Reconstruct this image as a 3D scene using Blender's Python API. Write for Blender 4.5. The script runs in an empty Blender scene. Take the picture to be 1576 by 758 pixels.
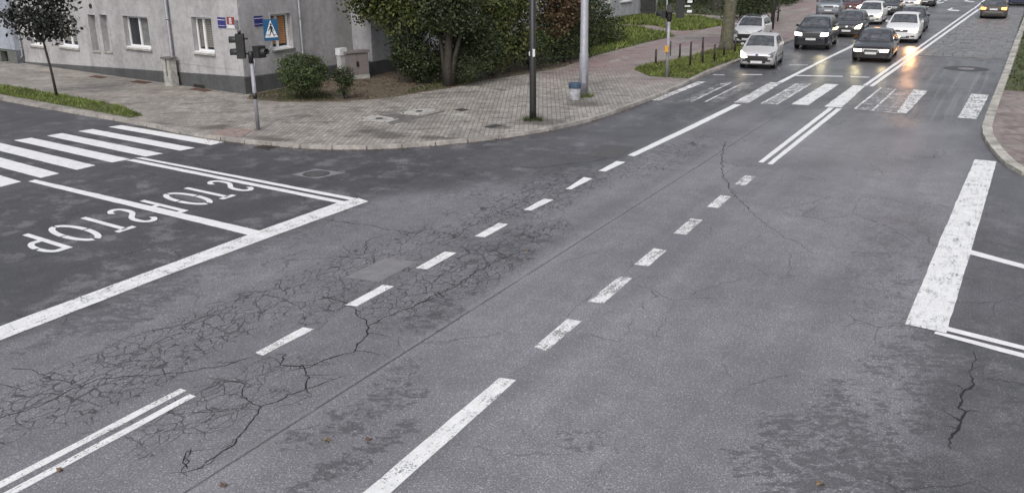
import bpy, math, random
import numpy as np
from mathutils import Vector, Matrix
from mathutils.bvhtree import BVHTree

scene = bpy.context.scene
C = scene.collection
rad = math.radians
rng = np.random.default_rng(7)
random.seed(7)

# ------------------------------------------------------------------ camera
CAM_H, F_PX, PW, PH = 5.5, 1400.0, 1576.0, 758.0
ROLL, YAW = rad(.7), rad(29.0533)
PITCH = math.atan((PH/2+81)*math.cos(ROLL)/F_PX)
def _rz(v):
    c, s = math.cos(YAW), math.sin(YAW)
    return Vector((v[0]*c-v[1]*s, v[0]*s+v[1]*c, v[2]))
FWD = _rz((0, math.cos(PITCH), -math.sin(PITCH)))
_u = _rz((0, math.sin(PITCH), math.cos(PITCH))); _r = _rz((1, 0, 0))
RT = _r*math.cos(ROLL)-_u*math.sin(ROLL); UP = _u*math.cos(ROLL)+_r*math.sin(ROLL)
cam = bpy.data.cameras.new('camera'); cam_o = bpy.data.objects.new('camera', cam); C.objects.link(cam_o)
cam.sensor_fit = 'HORIZONTAL'; cam.sensor_width = 36; cam.lens = F_PX/PW*36
cam.clip_start = .1; cam.clip_end = 3000
M = Matrix((RT, UP, -FWD)).transposed().to_4x4(); M.translation = (0, 0, CAM_H)
cam_o.matrix_world = M
scene.camera = cam_o

# ------------------------------------------------------------------ sky and sun (overcast)
SUN_EL, SUN_AZ = rad(48), rad(165)          # azimuth clockwise from +Y
world = bpy.data.worlds.new('World'); scene.world = world; world.use_nodes = True
wt = world.node_tree; wt.nodes.clear()
wo = wt.nodes.new('ShaderNodeOutputWorld'); bg = wt.nodes.new('ShaderNodeBackground')
sky = wt.nodes.new('ShaderNodeTexSky'); hs = wt.nodes.new('ShaderNodeHueSaturation')
sky.sky_type = 'NISHITA'; sky.sun_disc = False; sky.sun_elevation = SUN_EL; sky.sun_rotation = SUN_AZ
sky.dust_density = 4.0; sky.air_density = 1.2
hs.inputs['Saturation'].default_value = .38
bg.inputs['Strength'].default_value = .12
wt.links.new(sky.outputs[0], hs.inputs['Color']); wt.links.new(hs.outputs[0], bg.inputs['Color']); wt.links.new(bg.outputs[0], wo.inputs[0])
sun = bpy.data.lights.new('sun', 'SUN'); sun.energy = .8; sun.angle = rad(25); sun.color = (1, .97, .94)
sun_o = bpy.data.objects.new('sun', sun); C.objects.link(sun_o)
sd = Vector((math.sin(SUN_AZ)*math.cos(SUN_EL), math.cos(SUN_AZ)*math.cos(SUN_EL), math.sin(SUN_EL)))
sun_o.rotation_euler = sd.to_track_quat('Z', 'Y').to_euler(); sun_o.location = (0, -10, 30)
vs = scene.view_settings
scene.display_settings.display_device = 'sRGB'
vs.view_transform = 'Standard'; vs.look = 'None'; vs.gamma = 1; vs.use_curve_mapping = False
vs.exposure = .48

# ------------------------------------------------------------------ survey helpers: photograph point -> place
def ray(px, py):
    return FWD*F_PX + RT*(px-PW/2) - UP*(py-PH/2)
def at(px, py, z=0.0):
    d = ray(px, py); t = (z-CAM_H)/d.z
    return Vector((d.x*t, d.y*t, z))
def at2(px, py, z=0.0):
    p = at(px, py, z); return (p.x, p.y)
def zup(base, py):
    """height above base of the point that stands over it at photograph row py"""
    lo, hi = 0, 30
    for _ in range(50):
        m = (lo+hi)/2; P = Vector((base[0], base[1], base[2]+m-CAM_H))
        if PH/2-F_PX*P.dot(UP)/P.dot(FWD) > py: lo = m
        else: hi = m
    return lo

# ------------------------------------------------------------------ materials
def clampf(v, a, b): return max(a, min(b, v))
class NT:
    def __init__(s, name):
        s.m = bpy.data.materials.new(name); s.m.use_nodes = True; s.t = s.m.node_tree; s.t.nodes.clear()
        s.out = s.t.nodes.new('ShaderNodeOutputMaterial')
    def n(s, typ, **kw):
        o = s.t.nodes.new(typ)
        for k, v in kw.items(): setattr(o, k, v)
        return o
    def put(s, inp, v):
        if hasattr(v, 'is_output'): s.t.links.new(v, inp)
        else:
            if inp.type == 'RGBA' and not isinstance(v, (int, float)) and len(v) == 3: v = (*v, 1)
            if inp.type == 'RGBA' and isinstance(v, (int, float)): v = (v, v, v, 1)
            inp.default_value = v
    def math(s, op, a, b=0.0, c=None, clamp=False):
        o = s.n('ShaderNodeMath', operation=op, use_clamp=clamp); s.put(o.inputs[0], a); s.put(o.inputs[1], b)
        if c is not None: s.put(o.inputs[2], c)
        return o.outputs[0]
    def add(s, a, b): return s.math('ADD', a, b)
    def sub(s, a, b): return s.math('SUBTRACT', a, b)
    def mul(s, a, b): return s.math('MULTIPLY', a, b)
    def mx(s, a, b): return s.math('MAXIMUM', a, b)
    def mn(s, a, b): return s.math('MINIMUM', a, b)
    def smooth(s, v, lo, hi, a=0.0, b=1.0):
        o = s.n('ShaderNodeMapRange', interpolation_type='SMOOTHSTEP')
        for i, x in zip(('Value', 'From Min', 'From Max', 'To Min', 'To Max'), (v, lo, hi, a, b)): s.put(o.inputs[i], x)
        return o.outputs[0]
    def lin(s, v, lo, hi, a=0.0, b=1.0):
        o = s.n('ShaderNodeMapRange')
        for i, x in zip(('Value', 'From Min', 'From Max', 'To Min', 'To Max'), (v, lo, hi, a, b)): s.put(o.inputs[i], x)
        return o.outputs[0]
    def pos(s):
        return s.n('ShaderNodeNewGeometry').outputs['Position']
    def obj(s):
        return s.n('ShaderNodeTexCoord').outputs['Object']
    def sep(s, v):
        o = s.n('ShaderNodeSeparateXYZ'); s.put(o.inputs[0], v); return o.outputs
    def vec(s, x, y, z):
        o = s.n('ShaderNodeCombineXYZ')
        for i, v in enumerate((x, y, z)): s.put(o.inputs[i], v)
        return o.outputs[0]
    def scale(s, v, k, rot=None):
        o = s.n('ShaderNodeMapping'); s.put(o.inputs['Vector'], v); o.inputs['Scale'].default_value = k
        if rot: o.inputs['Rotation'].default_value = rot
        return o.outputs[0]
    def noise(s, v, sc, det=2.0, rough=.5, dist=0.0):
        o = s.n('ShaderNodeTexNoise'); s.put(o.inputs['Vector'], v)
        o.inputs['Scale'].default_value = sc; o.inputs['Detail'].default_value = det
        o.inputs['Roughness'].default_value = rough; o.inputs['Distortion'].default_value = dist
        return o.outputs[0]
    def noisec(s, v, sc, det=2.0):
        o = s.n('ShaderNodeTexNoise'); s.put(o.inputs['Vector'], v)
        o.inputs['Scale'].default_value = sc; o.inputs['Detail'].default_value = det
        return o.outputs[1]
    def vor(s, v, sc, feature='F1', out='Distance', rnd=1.0):
        o = s.n('ShaderNodeTexVoronoi', feature=feature); s.put(o.inputs['Vector'], v)
        o.inputs['Scale'].default_value = sc; o.inputs['Randomness'].default_value = rnd
        return o.outputs[out]
    def mix(s, f, a, b):
        o = s.n('ShaderNodeMix', data_type='RGBA'); s.put(o.inputs[0], f); s.put(o.inputs[6], a); s.put(o.inputs[7], b)
        return o.outputs[2]
    def vadd(s, a, b, k=1.0):
        o = s.n('ShaderNodeVectorMath', operation='MULTIPLY_ADD'); s.put(o.inputs[0], b); o.inputs[1].default_value = (k, k, k); s.put(o.inputs[2], a)
        return o.outputs[0]
    def colmul(s, c, f):
        o = s.n('ShaderNodeMix', data_type='RGBA', blend_type='MULTIPLY'); o.inputs[0].default_value = 1
        s.put(o.inputs[6], c); s.put(o.inputs[7], f); return o.outputs[2]
    def bump(s, h, dist=.01, strength=.5):
        o = s.n('ShaderNodeBump'); s.put(o.inputs['Height'], h); o.inputs['Distance'].default_value = dist; o.inputs['Strength'].default_value = strength
        return o.outputs[0]
    def bsdf(s, color, rough=.6, metal=0.0, bump=None, **kw):
        o = s.n('ShaderNodeBsdfPrincipled'); s.put(o.inputs['Base Color'], color); s.put(o.inputs['Roughness'], rough); s.put(o.inputs['Metallic'], metal)
        if bump is not None: s.put(o.inputs['Normal'], bump)
        for k, v in kw.items(): s.put(o.inputs[k], v)
        return o.outputs[0]
    def done(s, sh):
        s.t.links.new(sh, s.out.inputs[0]); return s.m

def ell(t, x, y, cx, cy, rx, ry):
    dx = t.mul(t.sub(x, cx), 1/rx); dy = t.mul(t.sub(y, cy), 1/ry)
    d = t.math('SQRT', t.add(t.mul(dx, dx), t.mul(dy, dy)))
    return t.smooth(d, 1.0, .35)

# asphalt of the junction: one recipe for all carriageways, so that their wear runs on across the joints
def make_asphalt():
    t = NT('asphalt'); P = t.pos(); x, y, z = t.sep(P)
    big = t.noise(P, .3, 3, .55); mid = t.noise(P, 2.2, 4, .6)
    grain = t.noise(P, 42, 3, .7); fine = t.noise(P, 120, 2, .6)
    chips = t.vor(P, 75, out='Color'); chip = t.sep(chips)[0]
    lanes = t.noise(t.scale(P, (1.3, .045, 1)), 1.0, 3, .55)      # wear along the carriageway
    wob = t.mul(t.sub(t.noise(P, 1.1, 4, .65), .5), 2.6)
    # which surface: older light asphalt on the crossing lanes, newer dark asphalt on the side arms and under the far crossing
    left_line = t.smooth(t.add(t.sub(x, -12.75), t.mul(wob, .45)), .4, -.3)
    sweep = t.smooth(t.add(t.add(t.sub(y, 15.2), t.mul(t.sub(x, -12.7), -1.5)), t.mul(wob, .9)), -.4, 2.2)   # dark band that sweeps round the corner
    sweep = t.mul(sweep, t.smooth(x, -8.9, -9.3))
    right_arm = t.smooth(t.add(t.sub(x, -.5), t.mul(wob, .4)), -.5, .4)
    far = t.smooth(t.add(y, t.mul(wob, 1.5)), 27, 35)
    right_slab = t.mul(t.smooth(t.add(y, t.mul(wob, .6)), 26.0, 27.6), t.smooth(x, -4.0, -3.2))
    newer = t.mx(t.mx(left_line, t.mul(sweep, .85)), t.mx(t.mul(right_arm, .7), t.mul(far, .72)))
    mot = t.mul(t.smooth(t.noise(P, 1.2, 6, .72), .50, .62), t.smooth(t.noise(P, .35, 2), .36, .5))
    base = t.mix(newer, (.198, .193, .210), t.mix(t.mul(mot, t.mx(t.mx(left_line, t.mul(sweep, .8)), t.mul(right_arm, .6))), (.070, .069, .076), (.145, .142, .152)))
    old_strip = t.mul(t.smooth(x, -7.15, -7.3), t.sub(1.0, newer))
    base = t.mix(t.mul(old_strip, .16), base, (.105, .105, .112))
    var = t.mul(t.lin(big, .3, .7, .82, 1.18), t.lin(mid, .25, .75, .86, 1.14))
    var = t.mul(var, t.lin(lanes, .3, .7, .86, 1.14))
    gr = t.mul(t.lin(grain, .25, .75, .38, 1.62), t.lin(fine, .25, .75, .5, 1.5))
    gr = t.mul(gr, t.add(.8, t.mul(t.smooth(chip, .80, .97), .7)))
    col = t.colmul(base, t.mul(var, gr))
    # ravelled, damp dark flecks
    Pf = t.scale(P, (1.0, 1.0, 1.0), (0, 0, -YAW))
    Pf = t.scale(Pf, (7.0, 12.0, 1))
    fl = t.noise(t.vadd(Pf, t.noisec(Pf, .8, 3), 1.1), 1.0, 8, .74)
    xf = t.add(x, t.mul(wob, .75)); yf = t.add(y, t.mul(t.sub(t.noise(t.scale(P, (1, .7, 1)), .9, 5, .7), .5), 5.5))
    mask = t.smooth(t.noise(P, .42, 3, .6), .50, .72, 0, .6)
    for (cx, cy, rx, ry, k) in ((-1.1, 9.3, 1.7, 2.6, 1.0), (-.45, 12.8, 1.1, 2.4, .9), (-8.2, 14.6, 1.1, 3.0, .8), (-7.6, 11.4, .8, 1.3, .9),
                                (-6.7, 8.2, .9, 2.2, .6), (-12.2, 9.0, .8, 3.2, .9), (-9.4, 21.0, 1.4, 4.5, .8), (-16.5, 17.0, 3.5, 1.6, .75), (-17.6, 13.6, 2.4, 1.6, .8),
                                (1.0, 13.0, 1.4, 3.5, .7), (-5.9, 6.9, .45, 1.2, .9), (-1.3, 18.0, 2.2, 8.0, .55), (2.5, 17.0, 3.5, 6.0, .7), (-12.3, 13.0, .8, 4.0, .6), (-4.0, 26.0, 3.0, 4.0, .5)):
        mask = t.mx(mask, t.mul(ell(t, xf, yf, cx, cy, rx, ry), k))
    mask = t.mn(1.0, t.add(t.mul(mask, t.lin(t.noise(P, 1.9, 5, .7), .32, .68, .45, 1.7)), .10))
    th = t.sub(.71, t.mul(mask, .25))
    fleck = t.smooth(fl, th, t.add(th, .035))
    col = t.mix(t.mul(fleck, .60), col, (.044, .043, .047))
    # few small pits everywhere
    pits = t.mul(t.smooth(t.noise(t.scale(Pf, (1.9, 1.5, 1)), 1.0, 4, .65), .64, .70), .75)
    col = t.mix(pits, col, (.035, .035, .037))
    # alligator cracking
    Pw = t.vadd(t.vadd(P, t.noisec(P, 2.2, 4), .22), t.noisec(P, 11.0, 3), .05)
    v1 = t.vor(t.scale(Pw, (3.0, 1.7, 1)), 1.0, 'DISTANCE_TO_EDGE')
    v2 = t.vor(t.scale(Pw, (6.4, 3.6, 1)), 1.0, 'DISTANCE_TO_EDGE')
    v3 = t.vor(t.scale(Pw, (.85, .5, 1)), 1.0, 'DISTANCE_TO_EDGE')
    cm = 0.0; xk = t.add(x, t.mul(wob, .35)); yk = t.add(y, t.mul(t.sub(t.noise(P, .6, 3, .6), .5), 6))
    for (cx, cy, rx, ry, k) in ((-10.4, 7.6, 1.3, 4.8, 1.0), (-9.9, 12.6, 1.6, 5.5, .85), (-8.2, 13.4, 1.25, 4.8, 1.0), (-8.35, 7.2, 1.0, 2.4, .8), (-9.4, 18.8, 1.5, 5.0, 1.0), (-8.2, 23.5, 1.3, 5.5, .9), (-11.0, 17.5, 1.2, 2.6, .6)):
        cm = t.mx(cm, t.mul(ell(t, xk, yk, cx, cy, rx, ry), k))
    cw = t.noise(P, 1.3, 3, .6)
    wv = t.lin(t.noise(P, 5, 3, .6), .3, .7, .5, 1.5)
    w1 = t.add(.0006, t.mul(t.smooth(t.add(t.mul(cm, .55), t.mul(cw, .75)), .52, .95), t.mul(wv, .025)))
    w2 = t.add(.0006, t.mul(t.smooth(t.add(t.mul(cm, .5), t.mul(t.noise(P, .9, 4, .65), .8)), (.56), .9), t.mul(wv, .05)))
    k1 = t.smooth(v1, w1, t.mul(w1, .3)); k1 = t.mul(k1, t.smooth(cm, .03, .2))
    k2 = t.smooth(v2, w2, t.mul(w2, .3)); k2 = t.mul(k2, t.smooth(cm, .1, .3))
    k3 = t.mul(t.smooth(v3, .011, .001), t.smooth(t.noise(P, .5, 3, .6), .50, .60))
    crack = t.mx(t.mx(k1, k2), t.mul(k3, .75))
    col = t.mix(t.mul(crack, .76), col, (.022, .022, .024))
    # paving seam between the two strips
    sx = t.add(x, t.mul(t.sub(t.noise(P, .7, 4, .7), .5), .06)); sx = t.sub(sx, t.lin(y, 5.0, 30.0, -7.2, -6.95))
    sx = t.math('ABSOLUTE', sx)
    seam = t.mul(t.smooth(sx, .028, .004), t.mul(t.smooth(y, 34, 32), t.smooth(t.noise(P, 1.4, 3), .3, .5, .35, 1.0)))
    col = t.mix(t.mul(seam, .75), col, (.03, .03, .031))
    sealight = t.mul(t.smooth(t.math('ABSOLUTE', t.sub(sx, .06)), .04, .01), t.smooth(y, 34, 30))
    col = t.mix(t.mul(sealight, .22), col, (.22, .22, .22))
    # polished tyre scrubs on the far crossing
    scr = t.noise(t.scale(P, (5.5, .10, 1)), 1.0, 3, .6)
    scrub = t.mul(t.smooth(scr, .52, .64), t.mul(far, t.smooth(x, -4.6, -3.4)))
    col = t.mix(t.mul(scrub, .42), col, (.21, .21, .215))
    # damp film: glossier far down the street
    damp = t.mul(t.smooth(y, 13, 36), t.smooth(t.noise(t.scale(P, (.9, .35, 1)), .8, 4, .6), .34, .6, .45, 1.0))
    rough = t.lin(damp, 0, 1, .62, .37); rough = t.sub(rough, t.mul(fleck, .14))
    rough = t.mx(t.add(rough, t.mul(t.sub(grain, .5), .25)), .18)
    h = t.add(t.mul(grain, .5), t.mul(fine, .5)); h = t.add(h, t.mul(t.mul(t.noise(t.scale(P, (1, .45, 1)), 3.5, 4, .6), damp), 1.6)); h = t.sub(h, t.mul(crack, 1.2)); h = t.sub(h, t.mul(fleck, .35))
    return t.done(t.bsdf(col, rough, bump=t.bump(h, .008, .45), **{'Specular IOR Level': .5}))

def make_paint(name, wear, tint=(.74, .74, .745)):
    t = NT(name); P = t.pos()
    a = t.noise(P, 30, 5, .8); b = t.noise(P, 2.6, 4, .6); c = t.noise(P, 60, 2, .6)
    d = t.noise(t.scale(P, (14, 2.2, 1)), 1.0, 4, .65)
    v = t.add(t.add(t.mul(a, .62), t.mul(b, .26)), t.mul(d, .26))
    th = .70-.26*wear
    gone = t.smooth(v, th-.025, th+.05) if wear > 0 else t.smooth(t.add(t.mul(a, .6), t.mul(b, .4)), .66, .72)
    dirt = t.lin(t.noise(P, 5, 4, .6), .3, .7, .88, 1.06)
    col = t.colmul(tint, t.mul(dirt, t.lin(c, .3, .7, .9, 1.08)))
    bs = t.bsdf(col, .55, bump=t.bump(a, .004, .3))
    tr = t.n('ShaderNodeBsdfTransparent').outputs[0]
    o = t.n('ShaderNodeMixShader'); t.put(o.inputs[0], gone); t.t.links.new(bs, o.inputs[1]); t.t.links.new(tr, o.inputs[2])
    return t.done(o.outputs[0])

STAINS = [(*at2(*p, .1), rx, ry) for p, rx, ry in (((600, 208), .9, .7), ((665, 212), .7, .5), ((560, 203), .5, .6), ((420, 214), 1.1, .5), ((770, 194), .6, .5), ((835, 188), .9, .7), ((700, 215), .5, .3), ((900, 160), 1.0, .7), ((815, 186), .6, .5), ((330, 196), .8, .6))]
def make_paving(name, ca, cb, pink=True):
    t = NT(name); P = t.pos(); x, y, z = t.sep(P)
    Q = t.scale(P, (1, 1, 1), (0, 0, rad(-27)))
    br = t.n('ShaderNodeTexBrick'); t.put(br.inputs['Vector'], Q)
    br.inputs['Scale'].default_value = 1.0; br.inputs['Brick Width'].default_value = .15; br.inputs['Row Height'].default_value = .34; br.offset = 0.0
    br.inputs['Mortar Size'].default_value = .016; br.inputs['Mortar Smooth'].default_value = .3; br.inputs['Bias'].default_value = 0
    t.put(br.inputs['Color1'], ca); t.put(br.inputs['Color2'], cb); t.put(br.inputs['Mortar'], (.185, .17, .155))
    n1 = t.noise(P, .5, 4, .6); n2 = t.noise(P, 4, 4, .65); n3 = t.noise(P, 30, 3, .6)
    col = t.colmul(br.outputs[0], t.mul(t.lin(n1, .3, .7, .75, 1.2), t.mul(t.lin(n2, .3, .7, .82, 1.16), t.lin(n3, .3, .7, .85, 1.15))))
    if pink:
        pk = t.mul(t.smooth(t.add(y, t.mul(t.sub(n1, .5), 8)), 33, 42), t.smooth(t.noise(t.scale(P, (.9, .12, 1)), 1.0, 3, .5), .40, .58, .15, .8))
        col = t.mix(pk, col, t.colmul((.26, .175, .175), t.lin(n2, .3, .7, .75, 1.2)))
    # dirt that gathers in patches and along the kerb, dark slabs here and there
    ds = t.mul(t.smooth(t.noise(t.scale(Q, (1, 1.8, 1)), .8, 6, .7), .53, .62), .5)
    for cx, cy, rx, ry in STAINS: ds = t.mx(ds, t.mul(ell(t, t.add(x, t.mul(t.sub(n2, .5), 1.2)), t.add(y, t.mul(t.sub(n1, .5), 1.6)), cx, cy, rx, ry), .75))
    col = t.mix(ds, col, (.07, .06, .05))
    h = t.add(br.outputs['Fac'], t.mul(n3, -.35))
    return t.done(t.bsdf(col, t.lin(n2, .3, .7, .5, .75), bump=t.bump(t.sub(1.0, h), .012, .6)))

def make_stucco(name, col, dark):
    t = NT(name); P = t.pos(); x, y, z = t.sep(P)
    s = t.add(x, y)
    streak = t.noise(t.vec(t.mul(s, 1.6), t.mul(z, .18), 0.0), 1.0, 4, .6)
    n1 = t.noise(P, .8, 5, .6); n2 = t.noise(P, 5, 5, .65); n3 = t.noise(P, 60, 2, .6)
    f = t.add(t.mul(streak, .5), t.mul(n1, .5))
    c = t.mix(t.smooth(f, .38, .60), dark, col)
    c = t.colmul(c, t.mul(t.lin(n2, .3, .7, .84, 1.14), t.lin(n3, .3, .7, .88, 1.12)))
    st = t.mul(t.smooth(t.noise(t.vec(t.mul(s, 3.2), t.mul(z, .25), 3.0), 1.0, 3, .6), .60, .72), .4)
    c = t.mix(st, c, t.colmul(dark, (.72, .72, .72)))
    return t.done(t.bsdf(c, .85, bump=t.bump(t.add(t.mul(n3, .6), n2), .01, .35)))

def make_plain(name, col, rough=.5, metal=0.0, var=.2, sc=6.0, coat=0.0, spec=.5, world=False, ior=1.5):
    t = NT(name); P = t.pos() if world else t.obj()
    n = t.noise(P, sc, 4, .6); n2 = t.noise(P, sc*7, 3, .6)
    c = t.colmul(col, t.mul(t.lin(n, .3, .7, 1-var, 1+var), t.lin(n2, .3, .7, 1-var*.5, 1+var*.5)))
    return t.done(t.bsdf(c, t.lin(n2, .3, .7, rough*.85, min(1, rough*1.15)), metal, IOR=ior, bump=t.bump(n2, .003, .2), **{'Coat Weight': coat, 'Coat Roughness': .08, 'Specular IOR Level': spec}))

def make_leaf(name, cols, rough=.55, translucent=.25):
    t = NT(name); g = t.n('ShaderNodeNewGeometry'); r = g.outputs['Random Per Island']
    cr = t.n('ShaderNodeValToRGB'); t.put(cr.inputs[0], r); e = cr.color_ramp.elements
    while len(e) < len(cols): e.new(.5)
    for i, (p, c) in enumerate(cols): e[i].position = p; e[i].color = (*c, 1)
    n = t.noise(g.outputs['Position'], 1.1, 3, .6)
    c = t.colmul(cr.outputs[0], t.lin(n, .3, .7, .65, 1.35))
    a = t.bsdf(c, rough, **{'Specular IOR Level': .35})
    tr = t.n('ShaderNodeBsdfTranslucent'); t.put(tr.inputs[0], c)
    o = t.n('ShaderNodeMixShader'); o.inputs[0].default_value = translucent; t.t.links.new(a, o.inputs[1]); t.t.links.new(tr.outputs[0], o.inputs[2])
    return t.done(o.outputs[0])

def make_ground(name, c1, c2, c3, sc=1.0):
    t = NT(name); P = t.pos()
    n = t.noise(P, 1.2*sc, 5, .65); n2 = t.noise(P, 9*sc, 5, .7); n3 = t.noise(P, 60*sc, 2, .6)
    c = t.mix(t.smooth(n, .38, .62), c1, c2); c = t.mix(t.smooth(n2, .52, .68), c, c3)
    c = t.colmul(c, t.lin(n3, .3, .7, .7, 1.3))
    return t.done(t.bsdf(c, .9, bump=t.bump(t.add(n2, n3), .03, .6)))

def make_emit(name, col, strength):
    t = NT(name); e = t.n('ShaderNodeEmission'); e.inputs[0].default_value = (*col, 1); e.inputs[1].default_value = strength
    b = t.bsdf((.3, .3, .3), .1)
    a = t.n('ShaderNodeAddShader'); t.t.links.new(e.outputs[0], a.inputs[0]); t.t.links.new(b, a.inputs[1])
    return t.done(a.outputs[0])

def make_car_paint(name, col, metal=.0, rough=.35, dirt=.25):
    t = NT(name); P = t.obj(); x, y, z = t.sep(P)
    n = t.noise(P, 3, 5, .65); n2 = t.noise(P, 30, 3, .7)
    low = t.smooth(t.add(z, t.mul(t.sub(n, .5), .5)), .62, .22)                       # road film thrown up on the lower panels
    c = t.colmul(col, t.lin(n2, .3, .7, .94, 1.06))
    c = t.mix(t.mul(low, dirt), c, (.085, .078, .072))
    r = t.add(t.mul(low, .3), t.lin(n, .3, .7, rough*.85, rough*1.2))
    return t.done(t.bsdf(c, r, metal, **{'Coat Weight': .6, 'Coat Roughness': .06}))

ASPHALT = make_asphalt()
PAINT = {k: make_paint('road_paint_%d' % int(k*100), k) for k in (0.0, .15, .3, .45, .6, .75)}
PAVE = make_paving('grey_setts', (.345, .317, .288), (.245, .226, .206))
PAVE_R = make_paving('red_setts', (.20, .145, .135), (.28, .24, .22), pink=False)
STUCCO = make_stucco('grey_stucco', (.40, .39, .40), (.30, .293, .30))
STUCCO2 = make_stucco('dark_grey_stucco', (.225, .22, .225), (.17, .166, .17))
STUCCO_BL = make_stucco('bluish_stucco', (.34, .37, .42), (.27, .29, .34))
STUCCO_PALE = make_stucco('pale_stucco', (.42, .42, .44), (.32, .32, .34))
PLINTH = make_stucco('plinth_render', (.085, .087, .09), (.06, .06, .064))
PLINTH_G = make_stucco('green_plinth', (.14, .15, .135), (.10, .105, .095))
KERB = make_plain('kerb_concrete', (.30, .28, .26), .8, 0, .42, 1.3, world=True)
KERB_P = make_plain('pale_kerb', (.36, .345, .31), .8, 0, .42, 1.5, world=True)
CONC = make_plain('worn_concrete', (.34, .33, .31), .85, 0, .35, 5)
CONC_D = make_plain('damp_concrete', (.12, .115, .108), .8, 0, .35, 5)
IRON = make_plain('cast_iron', (.06, .057, .054), .6, .3, .3, 12)
RUST = make_plain('rusty_grating', (.10, .055, .042), .8, 0, .4, 10)
SOIL = make_ground('soil', (.085, .064, .047), (.12, .098, .07), (.055, .058, .033))
TURF = make_ground('turf', (.075, .085, .035), (.06, .075, .03), (.10, .085, .05))
DIRT = make_ground('dirt', (.10, .09, .075), (.08, .075, .06), (.06, .07, .04), .3)
WHITE = make_plain('white_plastic', (.72, .72, .73), .4, 0, .06)
PANE = make_plain('window_glass', (.030, .034, .040), .06, 0, .2, 1.5, spec=.6)
BLIND = make_plain('grey_blind', (.17, .165, .15), .6, 0, .15, 4)
BLIND_O = make_plain('orange_blind', (.40, .20, .085), .6, 0, .2, 4)
CURT = make_plain('net_curtain', (.16, .16, .165), .8, 0, .3, 5)
ZINC = make_plain('zinc_pipe', (.23, .235, .25), .5, .3, .2)
GALV = make_plain('galvanised_post', (.28, .28, .315), .5, .15, .14)
BLACK = make_plain('black_metal', (.017, .016, .016), .45, 0, .3)
BLACKP = make_plain('black_plastic', (.02, .02, .021), .5, 0, .25)
BROWN = make_plain('brown_bollard_paint', (.030, .020, .020), .5, 0, .3)
BLUE = make_plain('sign_blue', (.014, .085, .19), .4, 0, .1)
BLUEV = make_plain('sign_violet_blue', (.035, .035, .17), .45, 0, .15)
REDS = make_plain('sign_red', (.25, .045, .05), .45, 0, .15)
LINEW = make_plain('sign_white', (.62, .63, .65), .5, 0, .08)
BINB = make_plain('bin_blue', (.055, .095, .15), .6, 0, .5, 9)
BINW = make_plain('bin_concrete', (.29, .29, .31), .8, 0, .4, 7)
BEIGE = make_plain('cabinet_beige', (.185, .165, .162), .7, 0, .12)
CABW = make_plain('cabinet_white', (.40, .40, .40), .6, 0, .2)
YEL = make_plain('button_yellow', (.55, .27, .03), .5, 0, .15)
BARK = make_plain('bark', (.036, .031, .025), .9, 0, .45, 9)
BARKG = make_plain('mossy_bark', (.105, .10, .068), .9, 0, .45, 6)
LENS_OFF = make_plain('dark_lens', (.03, .012, .01), .2)
WALKER = BLACKP
G1 = make_leaf('leaf_green', [(0, (.030, .045, .015)), (.45, (.065, .088, .026)), (.8, (.12, .14, .045)), (1, (.21, .19, .07))])
G2 = make_leaf('leaf_dark', [(0, (.018, .028, .014)), (.6, (.040, .058, .024)), (1, (.09, .11, .044))])
G3 = make_leaf('leaf_box', [(0, (.026, .040, .017)), (.5, (.058, .082, .033)), (.85, (.10, .14, .055)), (1, (.15, .18, .07))])
G4 = make_leaf('leaf_maple', [(0, (.010, .012, .010)), (.6, (.022, .026, .020)), (1, (.05, .055, .042))], .5, .12)
G5 = make_leaf('leaf_brown', [(0, (.045, .032, .018)), (.45, (.125, .078, .045)), (.75, (.19, .12, .072)), (1, (.09, .10, .04))])
GB = make_leaf('grass_blade', [(0, (.075, .10, .022)), (.5, (.15, .20, .045)), (.85, (.22, .27, .07)), (1, (.30, .27, .12))], .6, .3)
GBD = make_leaf('grass_dark', [(0, (.03, .042, .014)), (.6, (.06, .085, .025)), (1, (.12, .125, .05))], .6, .3)
DEAD = make_leaf('dead_leaf', [(0, (.07, .042, .03)), (.5, (.14, .085, .055)), (1, (.24, .18, .11))], .7, .1)
GLASS_CAR = make_plain('car_glass', (.066, .071, .079), .06, 0, .75, 2.6, spec=.5, ior=2.0)  # base colour lifted to imitate sky reflection; noise stands in for the interior
TYRE = make_plain('tyre_rubber', (.016, .016, .016), .8, 0, .2)
RIM = make_plain('alloy_rim', (.34, .34, .35), .35, .6, .1)
CHROME = make_plain('chrome', (.55, .55, .56), .2, .9, .05)
PLATE = make_plain('number_plate', (.62, .63, .63), .4, 0, .06)
LAMP_OFF = make_plain('clear_lamp', (.15, .155, .165), .15, .3, .4, 9)
LAMP_ON = make_emit('headlamp_on', (1, .84, .52), 9)
LAMP_WH = make_emit('headlamp_white', (1, .93, .80), 9)
LAMP_OR = make_emit('amber_lamp', (1, .42, .09), 10)
LAMP_TAIL = make_emit('tail_lamp_on', (1, .28, .02), 3.2)
TAIL_OFF = make_plain('tail_lamp', (.28, .015, .012), .2)

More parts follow.
